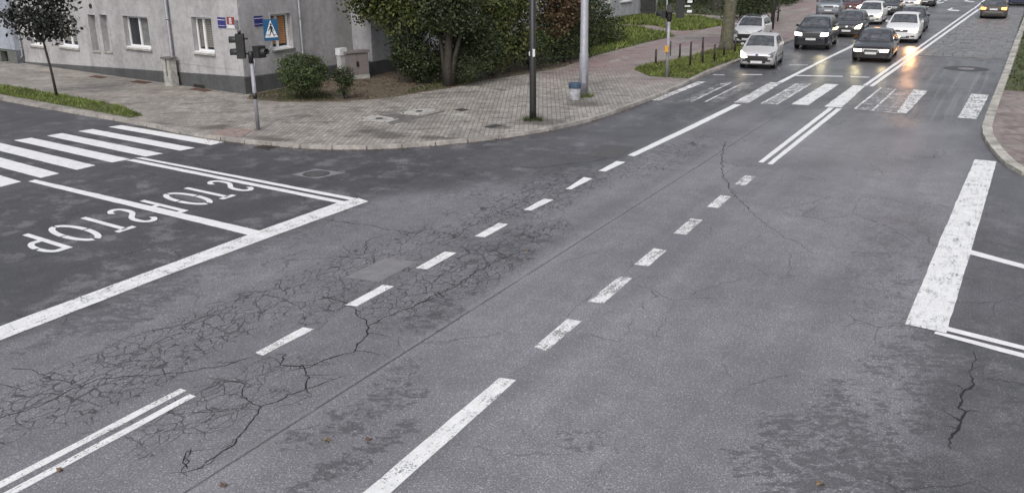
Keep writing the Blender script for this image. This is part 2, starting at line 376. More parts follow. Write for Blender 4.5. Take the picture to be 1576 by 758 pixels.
# ------------------------------------------------------------------ objects
def tag(o, label=None, cat=None, group=None, kind=None):
    if label: o['label'] = label
    if cat: o['category'] = cat
    if group: o['group'] = group
    if kind: o['kind'] = kind
    return o
def empty(name, loc, rz=0.0, label=None, cat=None, group=None, kind=None):
    o = bpy.data.objects.new(name, None); o.location = loc; o.rotation_euler.z = rz; o.empty_display_size = .3
    C.objects.link(o); return tag(o, label, cat, group, kind)
class MB:
    def __init__(s): s.v = []; s.f = []; s.sm = []
    def face(s, pts, smooth=False):
        i = len(s.v); s.v += [tuple(p) for p in pts]; s.f.append(tuple(range(i, i+len(pts)))); s.sm.append(smooth)
    def box(s, c, d, rz=0.0, ax=None):
        hx, hy, hz = d[0]/2, d[1]/2, d[2]/2
        R = Matrix.Rotation(rz, 3, 'Z') if ax is None else ax
        p = [Vector(c)+R@Vector((sx*hx, sy*hy, sz*hz)) for sx in (-1, 1) for sy in (-1, 1) for sz in (-1, 1)]
        i = len(s.v); s.v += [tuple(q) for q in p]
        for f in ((0, 1, 3, 2), (4, 6, 7, 5), (0, 4, 5, 1), (2, 3, 7, 6), (0, 2, 6, 4), (1, 5, 7, 3)):
            s.f.append(tuple(i+k for k in f)); s.sm.append(False)
        return s
    def grid(s, rows, smooth=True, closed=False):
        i = len(s.v); n = len(rows[0])
        for r in rows: s.v += [tuple(p) for p in r]
        for a in range(len(rows)-1):
            for b in range(n if closed else n-1):
                c = (b+1) % n
                s.f.append((i+a*n+b, i+a*n+c, i+(a+1)*n+c, i+(a+1)*n+b)); s.sm.append(smooth)
        return i
    def tube(s, pts, rs, n=10, caps=True):
        pts = [Vector(p) for p in pts]
        if isinstance(rs, (int, float)): rs = [rs]*len(pts)
        rows = []; ref = None
        for k, p in enumerate(pts):
            d = (pts[min(k+1, len(pts)-1)]-pts[max(k-1, 0)]).normalized()
            if ref is None: ref = Vector((1, 0, 0)) if abs(d.x) < .9 else Vector((0, 1, 0))
            a = (ref-d*ref.dot(d)).normalized(); b = d.cross(a); ref = a
            rows.append([p+(a*math.cos(2*math.pi*j/n)+b*math.sin(2*math.pi*j/n))*rs[k] for j in range(n)])
        i = s.grid(rows, True, True)
        if caps:
            s.f.append(tuple(i+j for j in reversed(range(n)))); s.sm.append(False)
            e = i+(len(rows)-1)*n; s.f.append(tuple(e+j for j in range(n))); s.sm.append(False)
        return s
    def prism(s, poly, z0, z1, bottom=False):
        n = len(poly); i = len(s.v)
        s.v += [(p[0], p[1], z0) for p in poly]+[(p[0], p[1], z1) for p in poly]
        s.f.append(tuple(i+n+k for k in range(n))); s.sm.append(False)
        for k in range(n):
            s.f.append((i+k, i+(k+1) % n, i+n+(k+1) % n, i+n+k)); s.sm.append(False)
        if bottom: s.f.append(tuple(i+k for k in reversed(range(n)))); s.sm.append(False)
        return s
    def mesh(s, name, mat, angle=None):
        me = bpy.data.meshes.new(name); me.from_pydata(s.v, [], s.f)
        me.polygons.foreach_set('use_smooth', s.sm); me.materials.append(mat)
        if angle: me.set_sharp_from_angle(angle=rad(angle))
        me.update(); return me
    def build(s, name, mat, parent=None, angle=None, loc=None):
        o = bpy.data.objects.new(name, s.mesh(name, mat, angle)); C.objects.link(o)
        if parent: o.parent = parent
        if loc: o.location = loc
        return o
def ccw(poly):
    a = sum(poly[i][0]*poly[(i+1) % len(poly)][1]-poly[(i+1) % len(poly)][0]*poly[i][1] for i in range(len(poly)))
    return poly if a > 0 else poly[::-1]
def quick(name, v, f, mat, parent=None):
    """numpy faces -> mesh object (all faces the same size)"""
    me = bpy.data.meshes.new(name); n = f.shape[1]
    me.vertices.add(len(v)); me.vertices.foreach_set('co', v.astype(np.float32).ravel())
    me.loops.add(f.size); me.loops.foreach_set('vertex_index', f.astype(np.int32).ravel())
    me.polygons.add(len(f)); me.polygons.foreach_set('loop_start', np.arange(0, f.size, n, dtype=np.int32))
    me.materials.append(mat); me.update(calc_edges=True)
    o = bpy.data.objects.new(name, me); C.objects.link(o)
    if parent: o.parent = parent
    return o
def inpoly(pts, poly):
    x, y = pts[:, 0], pts[:, 1]; r = np.zeros(len(pts), bool); n = len(poly)
    for i in range(n):
        x1, y1 = poly[i]; x2, y2 = poly[(i+1) % n]
        if y1 == y2: continue
        c = ((y1 > y) != (y2 > y)) & (x < (x2-x1)*(y-y1)/(y2-y1)+x1); r ^= c
    return r
def scatter(poly, n):
    P = np.array(poly); lo, hi = P.min(0), P.max(0); out = np.zeros((0, 2))
    while len(out) < n:
        q = rng.uniform(lo, hi, (n*2, 2)); out = np.vstack([out, q[inpoly(q, poly)]])
    return out[:n]
def quads(centers, size, nrm=None, bias=0.0, aspect=.6, name='leaves', mat=None, parent=None):
    """little rhombic leaves, one per centre"""
    n = len(centers)
    d = rng.normal(size=(n, 3))
    if nrm is not None: d = d+nrm*bias
    d /= np.linalg.norm(d, axis=1)[:, None]
    a = np.cross(d, rng.normal(size=(n, 3))); a /= np.linalg.norm(a, axis=1)[:, None]; b = np.cross(d, a)
    s = (size*rng.uniform(.65, 1.35, n))[:, None]
    v = np.stack([centers-a*s*.5, centers+b*s*.5*aspect+d*s*.06, centers+a*s*.5, centers-b*s*.5*aspect+d*s*.06], 1).reshape(-1, 3)
    f = np.arange(4*n).reshape(n, 4)
    return quick(name, v, f, mat, parent)
def foliage(blobs, n, size, mat, parent, name='crown', clump=.26, per=26, shell=.45):
    """leaf clumps spread through a set of ellipsoids (cx,cy,cz,rx,ry,rz)"""
    B = np.array(blobs, float); w = (B[:, 3]*B[:, 4]*B[:, 5])**.67; w /= w.sum()
    out = []; nn = []
    k = max(4, n//per)
    idx = rng.choice(len(B), k, p=w)
    for i in idx:
        c, r = B[i, :3], B[i, 3:]
        u = rng.normal(size=3); u /= np.linalg.norm(u); q = c+u*r*rng.uniform(shell, 1.0)**.7
        m = max(3, int(per*rng.uniform(.5, 1.5)))
        s = clump*rng.uniform(.6, 1.4)*np.array([1, 1, .62])
        out.append(q+rng.normal(size=(m, 3))*s); nn.append(np.tile(u*.7+np.array([0, 0, .5]), (m, 1)))
    P = np.vstack(out); N = np.vstack(nn); k = P[:, 2] > .11; return quads(P[k], size, N[k], .9, .62, name, mat, parent)
def grass(name, poly, n, h, w, mat, z, parent=None, patch=True):
    q = scatter(poly, n)
    if patch:
        g = np.sin(q[:, 0]*1.7+1)*np.sin(q[:, 1]*1.3+2)+.6*np.sin(q[:, 0]*4.1)*np.sin(q[:, 1]*3.7); q = q[g+rng.normal(size=n)*.6 > -.75]
    n = len(q); a = rng.uniform(0, 2*np.pi, n); hh = h*rng.uniform(.4, 1.3, n); ww = w*rng.uniform(.6, 1.3, n)
    c = np.stack([np.cos(a), np.sin(a), np.zeros(n)], 1); base = np.column_stack([q, np.full(n, z)])
    tip = base+np.column_stack([rng.normal(size=(n, 2))*hh[:, None]*.55, hh])
    v = np.stack([base-c*ww[:, None]/2, base+c*ww[:, None]/2, tip], 1).reshape(-1, 3)
    o = quick(name, v, np.arange(3*n).reshape(n, 3), mat, parent); o['kind'] = 'stuff'; return o

# ------------------------------------------------------------------ ground and carriageways
def sheet(name, poly, z, mat, parent=None):
    m = MB(); m.face([(p[0], p[1], z) for p in ccw(poly)]); return m.build(name, mat, parent)
tag(sheet('ground', [(-900, -900), (900, -900), (900, 900), (-900, 900)], -.06, DIRT), kind='structure')
road = tag(sheet('main_road', [(-12.85, -40), (-.45, -40), (-.45, 170), (-12.85, 170)], 0, ASPHALT), kind='structure')
side_l = tag(sheet('side_road', [(-120, -40), (-12.85, -40), (-12.85, 40), (-120, 40)], 0, ASPHALT), kind='structure')
side_r = tag(sheet('side_road', [(-.45, -40), (70, -40), (70, 40), (-.45, 40)], 0, ASPHALT), kind='structure')

KL = [at2(*p, .1) for p in ((0, 150), (100, 168), (215, 187), (300, 205), (380, 216), (480, 224), (560, 225), (640, 221), (740, 212), (820, 201), (900, 185), (950, 168), (1000, 150), (1050, 129))]
KL = [(-110, 33.5), (-70, 27.2), (-48, 24.0)]+KL+[(-12.28, 39.7), (-12.2, 44.5), (-12.15, 60), (-12.0, 80), (-11.6, 110), (-11, 150)]
KR = [at2(*p, .1) for p in ((1576, 265), (1545, 240), (1522, 210), (1519, 197), (1524, 180), (1535, 150), (1550, 110))]
KR = [(60, 21.5), (12, 22.6), (4, 23.3), (1.6, 24.4)]+KR+[(-.35, 58), (-.2, 72), (.3, 110), (1, 160)]
def smooth_line(pts, step=.25, rounds=2):
    P = [Vector((*p, 0)) for p in pts]
    for _ in range(rounds):
        Q = [P[0]]
        for a, b in zip(P, P[1:]): Q += [a*.75+b*.25, a*.25+b*.75]
        P = Q+[P[-1]]
    return P
KLs = [(p.x, p.y) for p in smooth_line(KL)]; KRs = [(p.x, p.y) for p in smooth_line(KR)]
m = MB(); m.prism(ccw(KLs+[(-30, 150), (-110, 150)]), -.05, .1)
pave_l = tag(m.build('pavement', PAVE), kind='structure')
m = MB(); m.prism(ccw(KRs+[(60, 160)]), -.05, .1)
pave_r = tag(m.build('pavement', PAVE_R), kind='structure')

def kerb(name, line, side, ymax=80, xmin=-60, xmax=14, wid=.17, mat=None):
    root = empty(name, (0, 0, 0), kind='structure')
    mm = MB(); mm.box((0, 0, -.06), (1, wid, .34))
    mm.v = [(x, y+(.025*side if (z > 0 and y*side < 0) else 0), z) for x, y, z in mm.v]
    me = mm.mesh('kerb_stone', mat or KERB)
    acc = 0; prev = Vector((*line[0], 0)); L = [prev]
    for q in line[1:]:
        q = Vector((*q, 0))
        while (q-prev).length > 1.0-acc:
            prev = prev+(q-prev).normalized()*(1.0-acc); acc = 0; L.append(prev.copy())
        acc += (q-prev).length; prev = q
    k = 0
    for a, b in zip(L, L[1:]):
        c = (a+b)/2
        if c.y > ymax or c.x < xmin or c.x > xmax: continue
        d = b-a; o = bpy.data.objects.new('kerb_stone', me); C.objects.link(o); o.parent = root
        o.location = (c.x+random.uniform(-.008, .008), c.y+random.uniform(-.008, .008), random.uniform(-.008, .008))
        o.rotation_euler = (random.uniform(-.01, .01), random.uniform(-.008, .008), math.atan2(d.y, d.x)+random.uniform(-.006, .006)); o.scale.x = d.length-random.uniform(.02, .045)
    return root
kerb('kerb', KLs, 1); kerb('kerb', KRs, 1, wid=.30, mat=KERB_P)

# gutter litter: leaves and grit against the kerb
def litter(name, line, n, spread, x0, x1, y1, off):
    P = np.array([p for p in line if x0 < p[0] < x1 and p[1] < y1]); i = rng.integers(0, len(P)-1, n); u = rng.random((n, 1))
    d = P[i+1]-P[i]; nrm = np.column_stack([d[:, 1], -d[:, 0]]); nrm /= np.linalg.norm(nrm, axis=1)[:, None]+1e-9
    q = P[i]+d*u+nrm*(off+np.abs(rng.normal(size=(n, 1)))*spread)
    o = quads(np.column_stack([q, np.full(n, .012)+rng.random(n)*.02]), .05, np.tile([0, 0, 1.0], (n, 1)), 4, .7, name, DEAD); o['kind'] = 'stuff'
litter('leaf_litter', KLs, 700, .18, -22, -11.9, 34, .10)
litter('leaf_litter', KRs, 260, .2, -.9, 4, 36, .08)

# ------------------------------------------------------------------ road markings (sheets 4 mm over the asphalt)
def mark(name, px, wear=.15, z=.004, parent=None, jit=.004, world=False):
    P = [Vector((*p, z)) for p in px] if world else [at(*p, z) for p in px]
    P = [Vector(p) for p in P]; Q = []
    for a, b in zip(P, P[1:]+P[:1]):
        n = max(1, min(60, int((b-a).length/.3))); d = b-a; nn = Vector((-d.y, d.x, 0)).normalized()
        for k in range(n):
            Q.append(a+d*(k/n)+(nn*random.gauss(0, jit) if k else Vector()))
    m = MB(); m.face([(p.x, p.y, z) for p in (Q if sum(Q[i].x*Q[(i+1) % len(Q)].y-Q[(i+1) % len(Q)].x*Q[i].y for i in range(len(Q))) > 0 else Q[::-1])])
    return m.build(name, PAINT[wear], parent or (road))
ZL = [[(166.4, 195.2), (186.9, 192.5), (344.8, 218.6), (324.3, 223.2)], [(119.8, 201.7), (142.3, 198.6), (300.2, 227.5), (277.3, 231.8)],
      [(71.9, 208.9), (95.2, 204.8), (251.5, 236.2), (224.3, 240.8)], [(21, 215.7), (48.2, 211.8), (200.1, 244.6), (172.4, 249.9)],
      [(-33, 224), (-3, 219), (147.1, 254.3), (118.2, 261.3)], [(-92, 232.5), (-58, 226.5), (91.6, 266.8), (62.7, 273.6)], [(-152, 241.5), (-116, 235), (33, 279.3), (1, 287.3)],
      [(-217, 250), (-178, 244), (-32, 293), (-66, 301.5)]]
for i, q in enumerate(ZL): mark('zebra_stripe', q, (0.0, 0.0, .15, 0.0, .15, 0.0, 0.0, 0.0)[i], parent=side_l)
mark('lane_line', [(43.4, 278.9), (54, 276), (402.7, 355.4), (381, 361)], 0.0, parent=side_l)
mark('double_line', [(207, 242.6), (219, 242.2), (549, 305), (538, 307.4)], 0.0, parent=side_l)
mark('double_line', [(193, 246.4), (206, 244.8), (531, 309.6), (521, 312.3)], 0.0, parent=side_l)
mark('stop_line', [(-80, 533), (0, 501.5), (221, 420), (379, 361.8), (518, 312), (552, 304.5), (567, 309.6), (410, 366.8), (253, 424.5), (0, 523), (-80, 555)], .3, z=.006, parent=side_l)
mark('stop_line', [(1500, 245), (1534, 248.4), (1497, 377), (1456.5, 512), (1393, 498), (1441, 382)], .3, parent=side_r)
mark('lane_line', [(1491, 383.3), (1576, 406.3), (1660, 429), (1660, 437), (1576, 412.8), (1489.7, 390)], 0.0, z=.006, parent=side_r)
mark('double_line', [(1459, 502.2), (1576, 531.8), (1680, 558), (1680, 566), (1576, 538), (1457, 508.4)], 0.0, z=.006, parent=side_r)
mark('double_line', [(1440, 509.5), (1462, 513.8), (1576, 543.2), (1680, 570), (1680, 578.5), (1576, 550), (1437.5, 512.5)], 0.0, z=.006, parent=side_r)
for q in ([(393, 542), (404, 546.5), (484, 506), (466, 503)], [(531.2, 469), (549.4, 470.8), (606.5, 440), (588.9, 437.7)], [(639.9, 412), (657.1, 414), (702.7, 388.6), (684.5, 386.8)],
          [(730.3, 363.2), (746, 364.7), (782.5, 344.6), (767.3, 342.8)], [(805.4, 322.6), (817.7, 323.7), (852, 307.1), (837.2, 305.5)]): mark('lane_dash', q, .3)
for q in ([(870.4, 290.7), (879.4, 291.2), (912, 274.6), (898.5, 272.3)], [(920.9, 262.7), (932, 263.8), (962.8, 249.2), (949, 247.7)]): mark('lane_dash', q, 0.0)
for q in ([(821.2, 533.9), (842.5, 539.3), (895.6, 493.8), (872.8, 490.2)], [(904.7, 463.5), (928.9, 466.5), (972.9, 427.7), (953.2, 425)], [(976, 406.5), (998.7, 409.5), (1026.6, 384.9), (1006.3, 381.6)],
          [(1036.6, 358.6), (1056, 360.8), (1081.5, 338.1), (1062.9, 335.9)], [(1087.9, 317.9), (1105.9, 319.8), (1125.3, 302.1), (1108.6, 300.4)], [(1130, 283.5), (1146.9, 285.5), (1162.7, 271.4), (1146.6, 270)]): mark('lane_dash', q, .45)
mark('lane_line', [(965.8, 238.7), (976, 240.5), (1061, 200.5), (1141, 160.8), (1130, 160.3), (1049, 199.5)], 0.0)
e1, e2 = at(1300, 75.2), at(1307, 75.2)
mark('lane_line', [at2(1196.5, 126.6), at2(1204, 127.3), at2(1275.5, 90), (e2.x, e2.y), (-7.9, 90), (-7.4, 150), (-7.55, 150), (-8.05, 90), (e1.x, e1.y), at2(1269.5, 90)], 0.0, world=True)
mark('double_line', [(1166.8, 249.2), (1174.5, 250.2), (1283.5, 166), (1275.5, 165.6)], 0.0)
mark('double_line', [(1180.7, 252), (1188.6, 252.9), (1295.8, 167), (1287.6, 166.7)], 0.0)
mark('lane_line', [(768.7, 580.3), (794.6, 584), (600.5, 758), (548, 805), (500, 805), (557.4, 758)], .3)
mark('double_line', [(277.5, 597), (287, 600.3), (0, 750.5), (-90, 797), (-104, 793), (0, 739.8)], .3)
mark('double_line', [(291.8, 605.6), (301.3, 609), (24.4, 758), (-60, 803), (-84, 803), (4.3, 758)], .3)
ZF = [([(1002, 154.4), (1014, 154.8), (1086.6, 126), (1073, 125.5)], .45), ([(1043, 155.7), (1064, 156.4), (1126.6, 126.6), (1114, 126)], .75), ([(1085.5, 156.6), (1106.6, 157.3), (1163, 127.3), (1146.6, 126.6)], .75),
      ([(1128.8, 157.6), (1152, 158.6), (1204, 127.3), (1185.4, 126.6)], .45), ([(1172, 159.5), (1195.4, 160.6), (1248, 129), (1228, 128.4)], .6), ([(1217.6, 160.6), (1244, 161.7), (1290.5, 130), (1269.8, 128.9)], .3),
      ([(1268.7, 164), (1295.4, 165.3), (1332, 132.2), (1313, 131.3)], .3), ([(1316, 167.3), (1343.5, 170), (1379, 137), (1356.7, 134.3)], .75), ([(1345, 171), (1379, 174), (1405, 138), (1381, 137.2)], .75),
      ([(1379.5, 173.6), (1393.7, 174.4), (1426, 139.6), (1406, 137.7)], .45), ([(1474, 181), (1502.6, 183), (1522, 146.2), (1495, 144.3)], .45)]
for q, w in ZF: mark('zebra_stripe', q, w, z=.007, jit=.008)
def strip(name, a, b, w, wear, parent=None, z=.004):
    a, b = at(*a, z), at(*b, z); d = (b-a).normalized(); n = Vector((-d.y, d.x, 0))*w/2
    mark(name, [(p.x, p.y) for p in (a-n, b-n, b+n, a+n)], wear, z, parent, .006, True)
# outlines left of the worn crossing stripes
for a, b in (((1316, 167.3), (1357, 134.3)), ((1343, 170), (1378.5, 137)), ((1316, 167.5), (1380, 173.8)), ((1393.5, 174.5), (1426, 139.8)), ((1085.5, 156.6), (1145.5, 126.8)), ((1064, 156.4), (1126.2, 126.7)), ((1172, 159.5), (1227, 128.5)), ((1195.4, 160.6), (1247.5, 129))):
    strip('stripe_outline', a, b, .08, .45, z=.011)
strip('stop_line', (1225, 116.3), (1297, 117.6), .26, 0.0); strip('stop_line', (1309, 118.2), (1338, 119), .26, .3)
strip('stop_line', (1098, 115), (1115, 115.4), .22, .3); strip('stop_line', (1142, 115), (1173, 114.8), .22, .3); strip('stop_line', (1214, 100), (1244, 100.2), .16, .3)
mark('double_line', [(1328, 131.3), (1334.5, 131.8), (1500, 13.5), (1497, 13.2)], 0.0); mark('double_line', [(1337.5, 132.5), (1344, 133), (1508, 15), (1504, 14.6)], 0.0)
q = at(1498, 13.3); mark('double_line', [(q.x, q.y), (q.x+.16, q.y), (-3.4, 150), (-3.56, 150)], 0.0, world=True)
q = at(1506, 14.8); mark('double_line', [(q.x, q.y), (q.x+.16, q.y), (-3.0, 150), (-3.16, 150)], 0.0, world=True)
mark('lane_arrow', [(1457, 15.6), (1465, 12), (1467, 12.6), (1462.5, 15), (1477, 16), (1475.5, 17.4), (1462, 16.6)], .15, jit=.0)
mark('lane_arrow', [(1483, 1.8), (1491, -1), (1492.5, -.5), (1488, 1.4), (1500, 2.6), (1498.5, 3.6), (1487.5, 2.6)], .15, jit=.0)
mark('lane_arrow', [(1436, 5), (1452, 3.2), (1453, 4.2), (1437, 6.4)], .15, jit=.0); mark('lane_arrow', [(1452, 1), (1460, -1.4), (1462, -.8), (1455, 1.6)], .15, jit=0)

# STOP lettering, read from the side road: u runs towards the junction (top of the letters), v to the driver's right
def stroke(m, pts, w, O, U, V, z):
    L = []; R = []
    for k, p in enumerate(pts):
        a = Vector(pts[max(0, k-1)]); b = Vector(pts[min(len(pts)-1, k+1)]); d = (b-a).normalized(); n = Vector((-d.y, d.x))
        wu, wv = w
        L.append(Vector(p)+Vector((n.x*wu, n.y*wv))); R.append(Vector(p)-Vector((n.x*wu, n.y*wv)))
    T = lambda q: (O.x+U.x*q.x+V.x*q.y, O.y+U.y*q.x+V.y*q.y, z)
    for k in range(len(pts)-1): m.face([T(L[k]), T(R[k]), T(R[k+1]), T(L[k+1])])
def letters(parent, specs):
    for ch, y0, W in specs:
        m = MB(); U = Vector((1.66, -.18)); V = Vector((0, -W)); O = Vector((-17.47, y0)); wu, wv = .049, .068/W
        O = O-V*(.12 if ch == 'P' else .5)
        arc = lambda cu, cv, ru, rv, a0, a1, n=14: [(cu+ru*math.cos(rad(a0+(a1-a0)*k/n)), cv+rv*math.sin(rad(a0+(a1-a0)*k/n))) for k in range(n+1)]
        if ch == 'T': parts = [[(0, .5), (.94, .5)], [(.95, 0), (.95, 1)]]
        elif ch == 'O': parts = [arc(.5, .5, .45, .40, 8, 88), arc(.5, .5, .45, .40, 92, 176), arc(.5, .5, .45, .40, 184, 268), arc(.5, .5, .45, .40, 272, 352)]
        elif ch == 'P': parts = [[(0, .12), (1, .12)], [(.95, .25)]+arc(.70, .52, .25, .36, 0, 75, 8)+[(.70, .9)], [(.66, .9)]+arc(.66, .52, .25, .37, 95, 180, 8)+[(.41, .25)]]
        else: parts = [arc(.72, .52, .24, .36, -62, 70, 10)[::1], None]
        if ch == 'S':
            up = [(.80, .10), (.90, .22), (.95, .5), (.90, .80), (.74, .90), (.60, .80), (.53, .60), (.47, .40), (.40, .20), (.26, .10), (.10, .20), (.05, .5), (.10, .78), (.20, .90)]
            Q = [Vector(p) for p in up]
            for _ in range(2):
                R = [Q[0]]
                for a, b in zip(Q, Q[1:]): R += [a*.75+b*.25, a*.25+b*.75]
                Q = R+[Q[-1]]
            parts = [[tuple(q) for q in Q]]
        for p in parts:
            if p: stroke(m, p, (wu, wv), O, U, V, .005 if ch != 'T' else .0052)
        me = m.build('letter', PAINT[0.0], parent)
letters(side_l, [('S', 12.86, .45), ('T', 12.16, .45), ('O', 11.43, .66), ('P', 10.80, .50)])
letters(side_l, [('S', 15.78, .42), ('T', 15.04, .42), ('O', 14.43, .66), ('P', 13.73, .50)])

# ------------------------------------------------------------------ asphalt repairs, covers, cracks
m = MB(); m.face([(p.x, p.y, .003) for p in (at(531, 426.5), at(582.8, 434), at(643.5, 402.2), at(592, 397.4))])
PATCH = make_ground('patch_asphalt', (.235, .23, .24), (.20, .197, .207), (.275, .27, .28), 4); m.build('asphalt_patch', PATCH, road)
PATCH2 = make_ground('patch_asphalt_dark', (.10, .10, .105), (.085, .085, .09), (.12, .12, .12), 4)
for q in ([(899.6, 240.3), (949, 243.2), (978, 226.8), (926.5, 222.3)],): m = MB(); m.face([(p.x, p.y, .003) for p in (at(*c) for c in q)]); m.build('asphalt_patch', PATCH2, road)
def cracks():
    m = MB()
    def walk(pts, w):
        P = [at(*p) for p in pts]; Q = []
        for a, b in zip(P, P[1:]):
            n = max(2, int((b-a).length/.07)); d = b-a; nn = Vector((-d.y, d.x, 0)).normalized(); o = 0
            for k in range(n): o = o*.75+random.gauss(0, .018); Q.append(a+d*(k/n)+nn*o)
        Q.append(P[-1]); N = len(Q); rows = []
        for k, q in enumerate(Q):
            d = Q[min(N-1, k+1)]-Q[max(0, k-1)]; nn = Vector((-d.y, d.x, 0)).normalized()
            ww = w*(.35+.65*random.random())*min(1, (N-k)/6+.15)
            rows.append([(q.x-nn.x*ww, q.y-nn.y*ww, .0025), (q.x+nn.x*ww, q.y+nn.y*ww, .0025)])
            if random.random() < .07 and w > .007:
                d2 = Vector((random.gauss(0, 1), random.gauss(0, 1), 0)).normalized()*random.uniform(.1, .5); r2 = []
                for j in range(6):
                    c = q+d2*(j/5)+Vector((random.gauss(0, .015), random.gauss(0, .015), 0)); n2 = Vector((-d2.y, d2.x, 0)).normalized()*w*.55*(1-j/5.5)
                    r2.append([(c.x-n2.x, c.y-n2.y, .0023), (c.x+n2.x, c.y+n2.y, .0023)])
                m.grid(r2, False)
        m.grid(rows, False)
    for pts, w in (([(498, 455), (540, 470), (562, 490), (567, 505), (558, 525), (545, 540), (508, 552), (470, 566), (440, 572)], .016), ([(567, 500), (600, 485), (640, 468), (690, 452)], .013),
                   ([(545, 537), (590, 545), (600, 550)], .008), ([(440, 545), (430, 562), (462, 564), (474, 580), (470, 600), (440, 612), (400, 626), (385, 650), (350, 690), (310, 720)], .016),
                   ([(472, 598), (500, 588), (540, 575)], .010), ([(400, 626), (372, 606), (372, 588), (330, 584)], .012), ([(255, 634), (290, 636), (350, 632), (400, 626)], .009), ([(470, 600), (480, 610), (420, 630)], .008),
                   ([(0, 643), (60, 626), (110, 598), (150, 583), (240, 577), (330, 566), (400, 545)], .012), ([(20, 565), (60, 575), (110, 588), (135, 580)], .010), ([(218, 512), (290, 498), (320, 486), (360, 470)], .010),
                   ([(290, 720), (285, 705), (292, 690), (285, 730), (275, 735)], .012), ([(300, 720), (345, 695)], .008), ([(365, 452), (400, 449), (430, 444), (445, 455)], .010), ([(500, 338), (560, 346), (610, 355), (640, 360)], .012),
                   ([(1495, 578), (1486, 600), (1479, 612), (1483, 632), (1476, 650), (1466, 668), (1464, 690)], .022), ([(1497, 540), (1495, 578)], .008), ([(1116, 220), (1111, 245), (1115, 275), (1124, 293), (1140, 310), (1155, 325)], .014),
                   ([(1155, 325), (1185, 350), (1215, 368), (1250, 390)], .007), ([(1210, 320), (1250, 312), (1290, 298)], .006), ([(1060, 455), (1100, 440), (1160, 425)], .006), ([(300, 253), (350, 268), (410, 285), (470, 305)], .014),
                   ([(0, 402), (40, 396), (80, 390)], .010), ([(170, 398), (230, 380), (268, 386), (275, 400)], .008), ([(195, 258), (240, 270), (330, 290)], .008), ([(700, 366), (720, 350), (760, 330), (830, 300)], .010),
                   ([(560, 390), (562, 372), (600, 358)], .010), ([(520, 395), (560, 398), (590, 390)], .010), ([(770, 255), (830, 258), (900, 250), (940, 243)], .012), ([(640, 470), (700, 440), (760, 405), (800, 388)], .012),
                   ([(940, 225), (960, 230), (1000, 232), (1040, 236)], .012), ([(0, 590), (40, 600), (70, 590)], .008)):
        walk(pts, w)
    o = m.build('crack', make_plain('crack_fill', (.016, .016, .017), .8, 0, .3), road); o['kind'] = 'stuff'
cracks()
def disc(m, c, r, z0, z1, n=24):
    m.prism([(c[0]+r*math.cos(2*math.pi*k/n), c[1]+r*math.sin(2*math.pi*k/n)) for k in range(n)], z0, z1)
def ring(m, c, r0, r1, z, n=28):
    rows = [[(c[0]+r*math.cos(2*math.pi*k/n), c[1]+r*math.sin(2*math.pi*k/n), z) for k in range(n)] for r in (r0, r1)]
    m.grid(rows[::-1], False, True)
c = at(487, 267.6); me = MB(); me.face([(p.x, p.y, .005) for p in (at(449, 268.9), at(486.4, 275.3), at(532.5, 265.7), at(486.4, 260))])
fr = me.build('manhole_frame', PATCH, side_l)
m = MB(); disc(m, (c.x, c.y), .29, 0, .012)
for k in range(-2, 3): m.box((c.x+k*.1, c.y, .014), (.03, .34, .008))
m.build('manhole_cover', PATCH2, side_l)
m = MB(); ring(m, (at(487, 267.6).x, at(487, 267.6).y), .29, .345, .0085); m.build('manhole_ring', IRON, side_l)
c = at(1487, 106); m = MB(); disc(m, (c.x, c.y), .36, .004, .014); m.build('manhole_cover', PATCH, road)
m = MB(); ring(m, (c.x, c.y), .37, .95, .005); m.build('asphalt_ring', make_plain('tar', (.045, .045, .048), .6), road)
c = at(410, 226.5); rz = rad(-8); m = MB()
for k in range(-4, 5): m.box((c.x+.07*k, c.y, .008), (.03, .36, .016), rz)
m.box((c.x, c.y+.21, .008), (.7, .05, .02), rz); m.box((c.x, c.y-.21, .008), (.7, .05, .02), rz); m.build('gully_grate', IRON, side_l)
def plate(name, q, mat, z=.112, knob=True):
    P = [at(*p, .1) for p in q]; m = MB(); m.prism(ccw([(p.x, p.y) for p in P]), .09, z); o = m.build(name, mat, pave_l)
    if knob:
        c = sum(P, Vector())/4; k = MB(); disc(k, (c.x, c.y), .13, z-.01, z+.012, 14); k.build('lifting_eye', IRON, o)
        for p in P: e = p*.8+c*.2; d = MB(); disc(d, (e.x, e.y), .05, z-.01, z+.008, 10); d.build('lifting_eye', IRON, o)
plate('cover_slab', [(551.4, 183.4), (575.4, 176.5), (614.2, 183.4), (594.8, 188.9)], CONC)
plate('cover_slab', [(614.2, 174.7), (640.5, 167), (677, 167.9), (647.4, 177.9)], CONC)
plate('dark_infill', [(582, 177), (612, 175.2), (648, 179), (684, 169.5), (684, 172.5), (605, 191.5), (596, 189.5), (615.5, 183.2)], CONC_D, .106, False)
plate('iron_cover', [(699, 169), (711, 166.8), (722, 169.3), (710, 171.5)], IRON, .112, False)
plate('cover_surround', [(694, 176), (708, 174.5), (722, 177), (706, 178.5)], CONC, .106, False)
plate('iron_cover', [(744, 195.5), (763, 191), (773, 193.4), (755, 197.5)], IRON, .108, False)
plate('sunken_slab', [(320, 207), (352, 197), (392, 199.5), (372, 211)], make_plain('pink_concrete', (.25, .19, .17), .85, 0, .3), .106, False)

